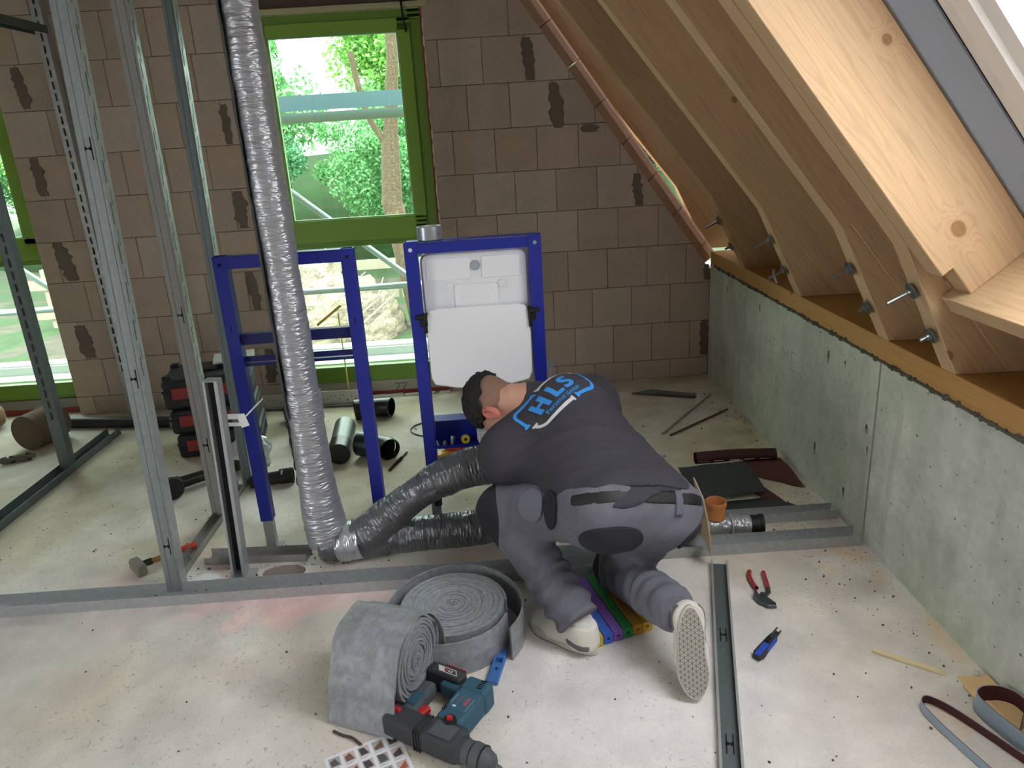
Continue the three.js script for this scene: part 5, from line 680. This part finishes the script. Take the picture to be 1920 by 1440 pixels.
// ---------------------------------------------------------------- the kneeling man
const person = thing('person', 'man in black T-shirt and grey work trousers kneeling over the pipe, head bowed', 'person', [0, 0, 0]);
{
  const J = { pel: [-0.98, 0.445, 2.53], hipR: [-0.89, 0.42, 2.5], hipL: [-1.07, 0.465, 2.56], kneL: [-1.385, 0.355, 2.35], ankL: [-1.183, 0.1, 2.632], kneR: [-0.99, 0.078, 2.34], ankR: [-0.9, 0.205, 2.765], neck: [-1.262, 0.672, 2.15], shL: [-1.365, 0.535, 2.29], shR: [-1.035, 0.622, 2.05], elL: [-1.335, 0.34, 2.17], wrL: [-1.13, 0.295, 2.04], elR: [-0.94, 0.36, 2.0], wrR: [-1.07, 0.25, 1.985], head: [-1.388, 0.656, 2.118] };
  const C = (a, ra, b, rb_) => cap(...a, ra, ...b, rb_), L3 = (a, b, t) => a.map((v, i) => mix(v, b[i], t)), add = (a, b, s = 1) => a.map((v, i) => v + b[i] * s), nz = (a) => { const l = Math.hypot(...a); return a.map((v) => v / l); }, cr = (a, b) => [a[1] * b[2] - a[2] * b[1], a[2] * b[0] - a[0] * b[2], a[0] * b[1] - a[1] * b[0]], dt = (a, b) => a[0] * b[0] + a[1] * b[1] + a[2] * b[2];
  const blend = (fs, k) => (x, y, z) => { let d = fs[0](x, y, z); for (let i = 1; i < fs.length; i++) d = smin(d, fs[i](x, y, z), k); return d; };
  const U = nz(add(J.neck, J.pel, -1)), Rp = nz([0.9, -0.28, -0.33]), Rs = nz(add(J.shR, J.shL, -1)), B = nz(cr(Rs, U)); // B: out of the back
  const Q = nz([0.024, 0.795, -0.607]), hem = (x, y, z) => dt([x - J.pel[0], y - J.pel[1], z - J.pel[2]], Q), spn = (x, y, z) => dt([x - J.pel[0], y - J.pel[1], z - J.pel[2]], U);
  // ---- head: u to the crown, f to the face, s to his left
  const hu = nz([-0.86, 0.02, -0.5]), hf0 = [-0.12, -0.98, -0.1], hs = nz(cr(hu, hf0)), hf = nz(cr(hs, hu)), HP = (s, u, f) => [J.head[0] + hs[0] * s + hu[0] * u + hf[0] * f, J.head[1] + hs[1] * s + hu[1] * u + hf[1] * f, J.head[2] + hs[2] * s + hu[2] * u + hf[2] * f];
  const hl = (x, y, z) => { const p = [x - J.head[0], y - J.head[1], z - J.head[2]]; return [dt(p, hs), dt(p, hu), dt(p, hf)]; };
  const ell = (c, r) => (s, u, f) => { const a = (s - c[0]) / r[0], b = (u - c[1]) / r[1], d = (f - c[2]) / r[2], k = Math.hypot(a, b, d); return (k - 1) * Math.min(...r); };
  const lc = (a, ra, b, rb_) => cap(...a, ra, ...b, rb_);
  const skull = ell([0, 0.028, -0.012], [0.076, 0.088, 0.096]), jaw = lc([0, -0.045, 0.03], 0.055, [0, -0.072, 0.062], 0.036), face = ell([0, -0.02, 0.035], [0.062, 0.075, 0.06]), nose = [lc([0, 0.0, 0.088], 0.009, [0, -0.032, 0.108], 0.013), lc([-0.012, -0.036, 0.096], 0.008, [0.012, -0.036, 0.096], 0.008)], brow = lc([-0.035, 0.016, 0.082], 0.013, [0.035, 0.016, 0.082], 0.013), lips = [lc([-0.02, -0.061, 0.091], 0.0065, [0.02, -0.061, 0.091], 0.0065), lc([-0.017, -0.073, 0.088], 0.0075, [0.017, -0.073, 0.088], 0.0075)], chin = lc([-0.01, -0.096, 0.078], 0.018, [0.01, -0.096, 0.078], 0.018), sock = [ell([-0.031, 0.0, 0.09], [0.014, 0.009, 0.012]), ell([0.031, 0.0, 0.09], [0.014, 0.009, 0.012])];
  const ear = (sg) => { const o = ell([sg * 0.079, -0.018, -0.006], [0.013, 0.037, 0.025]), i = ell([sg * 0.091, -0.014, -0.003], [0.01, 0.023, 0.014]); return (s, u, f) => Math.max(o(s, u, f), -i(s, u, f)); }, earL = ear(1), earR = ear(-1);
  const headF = (x, y, z) => { const [s, u, f] = hl(x, y, z); let d = smin(skull(s, u, f), face(s, u, f), 0.03); d = smin(d, jaw(s, u, f), 0.03); d = smin(d, brow(s, u, f), 0.014); d = smin(d, chin(s, u, f), 0.02); for (const q of sock) d = Math.max(d, -q(s, u, f)); for (const q of nose) d = smin(d, q(s, u, f), 0.012); for (const q of lips) d = smin(d, q(s, u, f), 0.006); return smin(smin(d, earL(s, u, f), 0.006), earR(s, u, f), 0.006); };
  const neckTop = HP(0, -0.06, -0.035), neckF = C(J.neck, 0.062, neckTop, 0.056);
  // ---- hands, five fingers each, curled round the pipe end
  const hand = (w, dir, palm, sg) => { const d = nz(dir), n = nz(palm), sd = nz(cr(d, n)).map((v) => v * sg), P = (a, b, c) => add(add(add(w, d, a), sd, b), n, c), fs = [[C(P(0.0, 0, 0), 0.024, P(0.03, 0, 0), 0.026), C(P(0.035, -0.022, 0), 0.019, P(0.085, -0.03, 0.006), 0.0145), C(P(0.035, 0.0, 0), 0.02, P(0.088, -0.008, 0.004), 0.0145), C(P(0.035, 0.02, 0), 0.019, P(0.082, 0.028, 0.006), 0.014)]], fg = []; const base = blend(fs[0], 0.02);
    for (const [o, l] of [[-0.03, 0.9], [-0.0105, 1.0], [0.0095, 0.95], [0.028, 0.78]]) { const a = P(0.085, o, 0.005), b = P(0.085 + 0.036 * l, o, 0.02), c = P(0.085 + 0.046 * l, o, 0.044), e = P(0.085 + 0.036 * l, o * 0.95, 0.062); fg.push(C(a, 0.0098, b, 0.0092), C(b, 0.0092, c, 0.0085), C(c, 0.0085, e, 0.0075)); }
    const t0 = P(0.025, -0.03, 0.012), t1 = P(0.055, -0.056, 0.026), t2 = P(0.082, -0.056, 0.042); fg.push(C(t0, 0.014, t1, 0.0115), C(t1, 0.0115, t2, 0.009)); const fing = blend(fg, 0.004); return (x, y, z) => smin(base(x, y, z), fing(x, y, z), 0.008); };
  const handL = hand(J.wrL, [0.55, -0.25, -0.75], [-0.2, -0.85, -0.35], 1), handR = hand(J.wrR, [-0.8, -0.12, -0.05], [-0.1, -0.85, 0.3], -1);
  const arms = [C(J.shL, 0.05, J.elL, 0.043), C(J.elL, 0.042, J.wrL, 0.027), C(J.shR, 0.05, J.elR, 0.043), C(J.elR, 0.042, J.wrR, 0.027)];
  const torsoSkin = blend([C(add(J.pel, Rp, 0.07), 0.1, add(J.shR, Rs, -0.1), 0.09), C(add(J.pel, Rp, -0.07), 0.1, add(J.shL, Rs, 0.1), 0.09), C(J.pel, 0.1, J.neck, 0.07), C(J.shL, 0.055, J.shR, 0.055)], 0.06);
  const legs = [C(J.hipL, 0.085, J.kneL, 0.055), C(J.kneL, 0.052, J.ankL, 0.036), C(J.hipR, 0.085, J.kneR, 0.055), C(J.kneR, 0.05, J.ankR, 0.036)];
  const bodyF = blend([torsoSkin, neckF, ...arms, ...legs], 0.03);
  const skinM = phys(0xffffff, 0.5, { vertexColors: true });
  const near = (p, r) => [p.map((v) => v - r), p.map((v) => v + r)];
  const body = join(nets(bodyF, [-1.5, 0.0, 1.8], [-0.7, 0.8, 2.85], 0.0115), nets((x, y, z) => smin(headF(x, y, z), neckF(x, y, z), 0.025), ...near(J.head, 0.155), 0.0032), nets((x, y, z) => smin(handL(x, y, z), arms[1](x, y, z), 0.01), ...near(add(J.wrL, [0.05, -0.02, -0.05]), 0.13), 0.0042), nets((x, y, z) => smin(handR(x, y, z), arms[3](x, y, z), 0.01), ...near(add(J.wrR, [-0.06, -0.02, 0]), 0.13), 0.0042));
  { const p = body.attributes.position, c = new Float32Array(p.count * 3); for (let i = 0; i < p.count; i++) { const [s, u, f] = hl(p.getX(i), p.getY(i), p.getZ(i)), e = Math.min(earL(s, u, f), earR(s, u, f)) < 0.004 ? 1 : 0; c.set(e ? [0.62, 0.2, 0.165] : [0.585, 0.315, 0.225], i * 3); } body.setAttribute('color', new THREE.BufferAttribute(c, 3)); }
  part(person, 'body', body, skinM);
  part(person, 'eye', [sph(0.011, ...HP(-0.031, 0, 0.078)), sph(0.011, ...HP(0.031, 0, 0.078))], mat(0xe6e2dc, 0.25));
  // ---- hair: full on top, cropped at the sides and neck
  const hairF = (x, y, z) => { const [s, u, f] = hl(x, y, z), e = smin(skull(s, u, f), face(s, u, f), 0.03); return Math.max(e - 0.013 - 0.004 * n3(s * 90, u * 90, f * 90) - 0.006 * sst(0.02, 0.09, u), -(u - 0.012 - 0.5 * (f < 0 ? -f * 0.55 : f * 0.45) + 0.012 * n3(s * 40, u * 40, f * 40)), f - 0.072); };
  part(person, 'hair', nets(hairF, ...near(J.head, 0.15), 0.0034), mat(0x17130f, 0.75), 'short dark hair');
  const cropF = (x, y, z) => { const [s, u, f] = hl(x, y, z), e = smin(skull(s, u, f), neckF(x, y, z), 0.025); return Math.max(e - 0.0022 - 0.0012 * n3(s * 160, u * 160, f * 160), -(u + 0.052 + 0.02 * n3(s * 30, u * 30, f * 30)), f - 0.012 + 0.4 * Math.abs(u) * 0.2); };
  part(person, 'cropped_hair', nets(cropF, ...near(J.head, 0.15), 0.0034), mat(0x8d6d5c, 0.8), 'closely cropped sides and nape');
  // ---- T-shirt
  const tA = C(add(add(J.pel, Rp, 0.085), B, 0.005), 0.118, add(J.shR, Rs, -0.075), 0.098), tB = C(add(add(J.pel, Rp, -0.085), B, 0.005), 0.118, add(J.shL, Rs, 0.075), 0.098), tM = C(add(J.pel, B, 0.012), 0.118, add(L3(J.shL, J.shR, 0.5), B, 0.012), 0.105), tH = C(add(add(L3(J.pel, J.neck, 0.3), B, 0.03), Rs, -0.05), 0.11, add(add(L3(J.pel, J.neck, 0.74), B, 0.036), Rs, 0.06), 0.128), tS = C(J.shL, 0.078, J.shR, 0.078), tN = C(J.neck, 0.074, L3(J.neck, neckTop, 0.3), 0.066), slL = C(J.shL, 0.082, L3(J.shL, J.elL, 0.86), 0.072), slR = C(J.shR, 0.08, L3(J.shR, J.elR, 0.8), 0.07);
  const torsoCloth = blend([tA, tB, tM, tH, tS], 0.09), slv = blend([slL, slR], 0.02);
  const nAx = nz(add(neckTop, J.neck, -1)), collar = (x, y, z) => Math.max(tN(x, y, z), dt([x - J.neck[0], y - J.neck[1], z - J.neck[2]], nAx) - 0.03), shirtBase = (x, y, z) => smin(smin(torsoCloth(x, y, z), slv(x, y, z), 0.055), collar(x, y, z), 0.02);
  const fold = (x, y, z) => { const p = [x - J.pel[0], y - J.pel[1], z - J.pel[2]], h = dt(p, U), r = dt(p, Rs), b = dt(p, B), w = h * 1.0 + r * 0.55; return 0.0085 * n3(w * 26 + 3, r * 4, b * 5) * sst(0.48, 0.22, h) * sst(0.22, -0.02, r) + 0.0045 * n3(w * 60, r * 9 + 5, b * 8) * sst(0.5, 0.3, h) + 0.007 * Math.sin(h * 70 + r * 12 + 2 * n3(h * 9, r * 9, b * 9)) * sst(0.2, 0.04, h) * sst(0.1, -0.1, r) * 0.8; };
  const shirtF = (x, y, z) => { const h = hem(x, y, z); return Math.max(shirtBase(x, y, z) - 0.006 - fold(x, y, z) - 0.012 * sst(0.1, 0.02, h), 0.012 + 0.012 * n3(x * 9, y * 9, z * 9) - 0.05 * sst(0.04, -0.13, dt([x - J.pel[0], y - J.pel[1], z - J.pel[2]], Rp)) - h - 0.6 * sst(0.16, 0.24, spn(x, y, z)), -headF(x, y, z) - 0.004); };
  const clothBump = tex(256, 256, (u, v) => 0.5 + 0.5 * (nFine(u, v) - 0.5), false);
  const shirt = part(person, 'shirt', nets(shirtF, [-1.56, 0.2, 1.85], [-0.7, 0.92, 2.75], 0.0085, 6), mat(0x3d3b43, 0.92, 0, { bumpMap: clothBump, bumpScale: 0.0006 }), 'black short-sleeved T-shirt with a logo on the back');
  part(shirt, 'hem_seam', nets((x, y, z) => { const h = hem(x, y, z) - 0.012 * n3(x * 9, y * 9, z * 9); return Math.max(shirtBase(x, y, z) - 0.0085 - fold(x, y, z) - 0.012 * sst(0.1, 0.02, h), Math.abs(h - 0.028) - 0.004); }, [-1.4, 0.2, 2.2], [-0.7, 0.75, 2.75], 0.006, 6), mat(0x1d1c20, 0.95));
  // ---- work trousers
  const pelF = blend([C(add(J.hipL, [0, 0, 0.015]), 0.13, add(J.hipR, [0, 0, 0.015]), 0.13), C(add(J.pel, U, 0.02), 0.135, add(J.pel, U, 0.1), 0.118)], 0.06), thL = C(J.hipL, 0.122, J.kneL, 0.083), thR = C(J.hipR, 0.122, J.kneR, 0.08), shL_ = C(J.kneL, 0.084, add(J.ankL, [0, 0.02, 0]), 0.067), shR_ = C(J.kneR, 0.076, add(J.ankR, [0, 0.0, -0.015]), 0.066);
  const pelC = (x, y, z) => Math.max(pelF(x, y, z), hem(x, y, z) - 0.016), trBase = (x, y, z) => smin(smin(smin(smin(pelC(x, y, z), thL(x, y, z), 0.06), thR(x, y, z), 0.05), shL_(x, y, z), 0.035), shR_(x, y, z), 0.02);
  const dL = nz(add(J.ankL, J.kneL, -1)), dR = nz(add(J.ankR, J.kneR, -1));
  const tfold = (x, y, z) => { const l = dt([x - J.kneL[0], y - J.kneL[1], z - J.kneL[2]], dL), r = dt([x - J.kneR[0], y - J.kneR[1], z - J.kneR[2]], dR), sL = sst(-0.03, 0.04, l) * sst(0.5, 0.4, l) * (shL_(x, y, z) < 0.03 ? 1 : 0); return 0.0045 * n3(x * 14, y * 14, z * 14) + 0.0025 * n3(x * 34, y * 34, z * 34) + 0.0075 * sst(0.17, 0.3, l) * sL * Math.sin(l * 120 + 3 * n3(x * 10, y * 10, z * 10)) + 0.004 * (shR_(x, y, z) < 0.03 ? Math.sin(r * 90 + 3 * n3(x * 12, y * 12, z * 12)) : 0); };
  const trF = (x, y, z) => { const l = dt([x - J.ankL[0], y - J.ankL[1], z - J.ankL[2]], dL), r = dt([x - J.ankR[0], y - J.ankR[1], z - J.ankR[2]], dR), d = trBase(x, y, z) - 0.004 - tfold(x, y, z); const c = Math.max(shL_(x, y, z) < 0.05 ? l - 0.014 : -1, shR_(x, y, z) < 0.05 ? r - 0.028 : -1); return Math.max(d, c, 0.012 - y); };
  const trTex = tex(512, 512, (u, v) => { const a = nA(u, v), b = nB(u, v), f = nFine(u * 2, v * 2), l = 0.42 + 0.06 * (a - 0.5) + 0.07 * (b - 0.5) + 0.05 * (f - 0.5); return [l * 0.985, l * 0.985, l * 1.08]; });
  const trouser = part(person, 'trousers', nets(trF, [-1.56, 0, 2.15], [-0.68, 0.68, 2.95], 0.0085, 2), mat(0xffffff, 0.9, 0, { map: trTex, bumpMap: clothBump, bumpScale: 0.0008 }), 'dusty grey work trousers');
  const dark = mat(0x24242b, 0.9, 0, { bumpMap: clothBump, bumpScale: 0.0008 }), patch = (name, c, r, off, m, label, lo, hi, parent = trouser) => part(parent, name, nets((x, y, z) => { const q = [(x - c[0]) / r[0], (y - c[1]) / r[1], (z - c[2]) / r[2]]; return Math.max(trF(x, y, z) - off, (Math.hypot(...q) - 1) * Math.min(...r)); }, c.map((v, i) => v - r[i] - 0.02), c.map((v, i) => v + r[i] + 0.02), 0.0058, 2), m, label);
  patch('back_pocket', [-1.07, 0.41, 2.69], [0.1, 0.066, 0.08], 0.007, dark, 'black back pocket'); patch('back_pocket', [-0.795, 0.33, 2.585], [0.05, 0.065, 0.07], 0.007, dark, 'black back pocket');
  patch('thigh_pocket', [-1.3, 0.46, 2.52], [0.05, 0.055, 0.06], 0.009, mat(0x6d6f7c, 0.9), 'grey cargo pocket'); patch('pocket_strap', [-1.243, 0.47, 2.575], [0.02, 0.07, 0.05], 0.012, dark, 'black pocket strap'); patch('knee_panel', [-1.44, 0.34, 2.36], [0.06, 0.12, 0.12], 0.004, dark, 'black knee panel'); patch('knee_panel', [-1.0, 0.06, 2.31], [0.11, 0.09, 0.07], 0.004, dark, 'black knee panel');
  part(person, 'belt', nets((x, y, z) => Math.max(pelF(x, y, z) - 0.011, Math.abs(hem(x, y, z) + 0.006) - 0.019), [-1.35, 0.15, 2.2], [-0.68, 0.7, 2.8], 0.0065, 4), mat(0x1e1b1b, 0.6), 'dark leather belt');
  part(trouser, 'belt_loop', nets((x, y, z) => Math.max(pelF(x, y, z) - 0.016, Math.abs(hem(x, y, z) + 0.02) - 0.038, Math.abs(dt([x - J.pel[0], y - J.pel[1], z - J.pel[2]], Rp) - 0.07) - 0.014, -dt([x - J.pel[0], y - J.pel[1], z - J.pel[2]], B)), [-1.1, 0.3, 2.4], [-0.7, 0.7, 2.8], 0.005, 4), mat(0x62646f, 0.9), 'wide grey belt loop');
  // ---- shoes
  const shoeUpper = blend([cap(-0.022, 0.045, 0, 0.043, -0.025, 0.085, 0, 0.04), cap(-0.02, 0.038, 0, 0.043, 0.1, 0.038, 0.004, 0.047), cap(0.1, 0.034, 0.004, 0.046, 0.175, 0.026, 0.007, 0.036), cap(-0.005, 0.085, 0, 0.038, 0.075, 0.062, 0.002, 0.036)], 0.035);
  const shF = (x, y, z) => Math.max(shoeUpper(x, y, z) - 0.0015 * n3(x * 40, y * 40, z * 40), 0.018 - y, y - 0.106 + 0.25 * (x + 0.03) * (x > -0.03 ? 0.4 : -0.6));
  const out = []; for (let i = 0; i < 40; i++) { const a = i / 40 * 2 * Math.PI, c = Math.cos(a), s = Math.sin(a); const x = 0.077 + 0.145 * c, w = 0.046 + 0.012 * sst(-0.2, 0.7, c) - 0.005 * Math.exp(-((c - 0.05) ** 2) * 12); out.push([x, w * s + 0.006 * sst(0, 1, c)]); }
  const upGeo = nets(shF, [-0.1, 0, -0.08], [0.24, 0.12, 0.08], 0.0045, 8), soleGeo = poly(out, 0.026, 0.004).rotateX(Math.PI / 2).translate(0, 0.026, 0), cream = mat(0xd9d4c9, 0.7), soleM = mat(0xc4bfb4, 0.8);
  const treadTex = canvasTex(512, 256, (g, w, h) => { g.fillStyle = '#a9a49b'; g.fillRect(0, 0, w, h); g.strokeStyle = '#5f5b56'; g.lineWidth = 3; const s = 30; for (let k = -20; k < 40; k++) { g.beginPath(); g.moveTo(0, k * s * 0.866); g.lineTo(w, k * s * 0.866); g.stroke(); for (const q of [1.732, -1.732]) { g.beginPath(); g.moveTo(k * s, 0); g.lineTo(k * s + h / q, h); g.stroke(); } } });
  const treadGeo = new THREE.ShapeGeometry(new THREE.Shape(out.map(([x, y]) => new THREE.Vector2(0.077 + (x - 0.077) * 0.95, y * 0.93)))); { const uv = treadGeo.attributes.uv, p = treadGeo.attributes.position; for (let i = 0; i < p.count; i++) uv.setXY(i, (p.getX(i) + 0.07) / 0.29, (p.getY(i) + 0.06) / 0.12); } treadGeo.rotateX(Math.PI / 2).translate(0, -0.0012, 0);
  const stripe = nets((x, y, z) => Math.max(shF(x, y, z) - 0.003, Math.abs(y - 0.04 - 0.08 * (x + 0.03)) - 0.011, x - 0.02, -x - 0.062 + 0 * z), [-0.1, 0, -0.08], [0.06, 0.09, 0.08], 0.005, 8), logo = [at(new THREE.TorusGeometry(0.011, 0.0025, 6, 20), 0.115, 0.069, 0.03, -0.7, 0, 0), at(new THREE.TorusGeometry(0.011, 0.0025, 6, 20), 0.115, 0.069, -0.022, 0.7, 0, 0)], laces = [0.055, 0.073, 0.091, 0.109].map((x) => cyl(V(x, 0.102 - (x - 0.055) * 0.42, -0.025), V(x + 0.006, 0.102 - (x - 0.055) * 0.42, 0.025), 0.0035)), seam = [tube([[0.02, 0.05, 0.045], [0.06, 0.045, 0.049], [0.11, 0.035, 0.05]], 0.0016, 20, 6), tube([[0.02, 0.035, 0.048], [0.07, 0.03, 0.051], [0.12, 0.026, 0.049]], 0.0016, 20, 6)];
  const shoe = (label) => { const s = new THREE.Group(); s.name = 'shoe'; s.userData.label = label; part(s, 'upper', upGeo, cream); part(s, 'sock', [cyl(V(-0.02, 0.07, 0), V(-0.012, 0.118, 0), 0.037, 0.036, 20)], mat(0xd8d6d2, 0.9), 'pale sock'); part(s, 'sole', soleGeo, soleM); part(s, 'tread', treadGeo, mat(0xffffff, 0.85, 0, { map: treadTex }), 'patterned rubber tread'); part(s, 'heel_stripe', stripe, mat(0x6b6a6c, 0.8)); part(s, 'laces', laces, mat(0xbdb8ad, 0.8)); part(s, 'logo', logo, M.black); part(s, 'seam', seam, mat(0x8d887e, 0.8)); person.add(s); return s; };
  const sL = shoe('dirty white trainer flat on the floor'); sL.scale.setScalar(0.95); sL.position.set(-1.17, 0.003, 2.645); sL.rotation.y = Math.atan2(0.68, -0.73);
  const sR = shoe('dirty white trainer with its sole turned to the camera'), ex = V(-0.03, -0.935, 0.35).normalize(), ey = V(0.05, -0.35, -0.93), ez = V().crossVectors(ex, ey).normalize(); ey.crossVectors(ez, ex); sR.quaternion.setFromRotationMatrix(new THREE.Matrix4().makeBasis(ex, ey, ez)); sR.position.set(-0.868, 0.2085, 2.855); sR.scale.setScalar(0.93);
  // ---- logo printed on the back
  const logoTex = canvasTex(1024, 512, (g, w, h) => {
    g.clearRect(0, 0, w, h); const blue = '#3d9df2', wht = '#dfe2e6'; g.lineCap = 'butt'; g.lineJoin = 'round'; g.lineWidth = 40;
    const pipe = (c, pts, ends) => { g.strokeStyle = g.fillStyle = c; g.beginPath(); g.moveTo(...pts[0]); g.arcTo(...pts[1], ...pts[2], 90); g.lineTo(...pts[2]); g.stroke(); for (const [x, y, v] of ends) { if (v) g.fillRect(x - 14, y - 34, 28, 68); else g.fillRect(x - 34, y - 14, 68, 28); } };
    pipe(blue, [[60, 300], [60, 60], [400, 60]], [[60, 300, 0], [400, 60, 1]]); pipe(wht, [[470, 50], [900, 50], [900, 150]], [[470, 50, 1], [900, 150, 0]]);
    pipe(blue, [[955, 200], [955, 455], [640, 455]], [[955, 200, 0], [640, 455, 1]]); pipe(wht, [[570, 462], [110, 462], [110, 360]], [[570, 462, 1], [110, 360, 0]]);
    g.fillStyle = blue; g.font = 'bold 250px sans-serif'; g.strokeStyle = blue; g.lineWidth = 10; g.save(); g.scale(1.16, 1); for (const [c, x] of [['H', 178], ['L', 382], ['S', 530]]) { g.fillText(c, x, 328); g.strokeText(c, x, 328); } g.restore(); g.font = 'bold 66px sans-serif'; g.fillText('Personal GmbH', 260, 405);
  });
  shirt.updateMatrixWorld(true);
  const dc = new THREE.Object3D(), lx = V(...Rs), ly = V(...U).addScaledVector(lx, -lx.dot(V(...U))).normalize(), lz = V().crossVectors(lx, ly); dc.quaternion.setFromRotationMatrix(new THREE.Matrix4().makeBasis(lx, ly, lz));
  const lp = add(L3(J.pel, J.neck, 0.8), B, 0.13), dg = new DecalGeometry(shirt, V(...lp), dc.rotation, V(0.285, 0.175, 0.2)), dn = dg.attributes.normal, dp = dg.attributes.position; for (let i = 0; i < dp.count; i++) dp.setXYZ(i, dp.getX(i) + dn.getX(i) * 0.0012, dp.getY(i) + dn.getY(i) * 0.0012, dp.getZ(i) + dn.getZ(i) * 0.0012);
  part(shirt, 'back_print', dg, mat(0xffffff, 0.75, 0, { map: logoTex, transparent: true, alphaTest: 0.5, polygonOffset: true, polygonOffsetFactor: -2 }), 'blue and white HLS logo');
}

renderer.render(scene, camera);
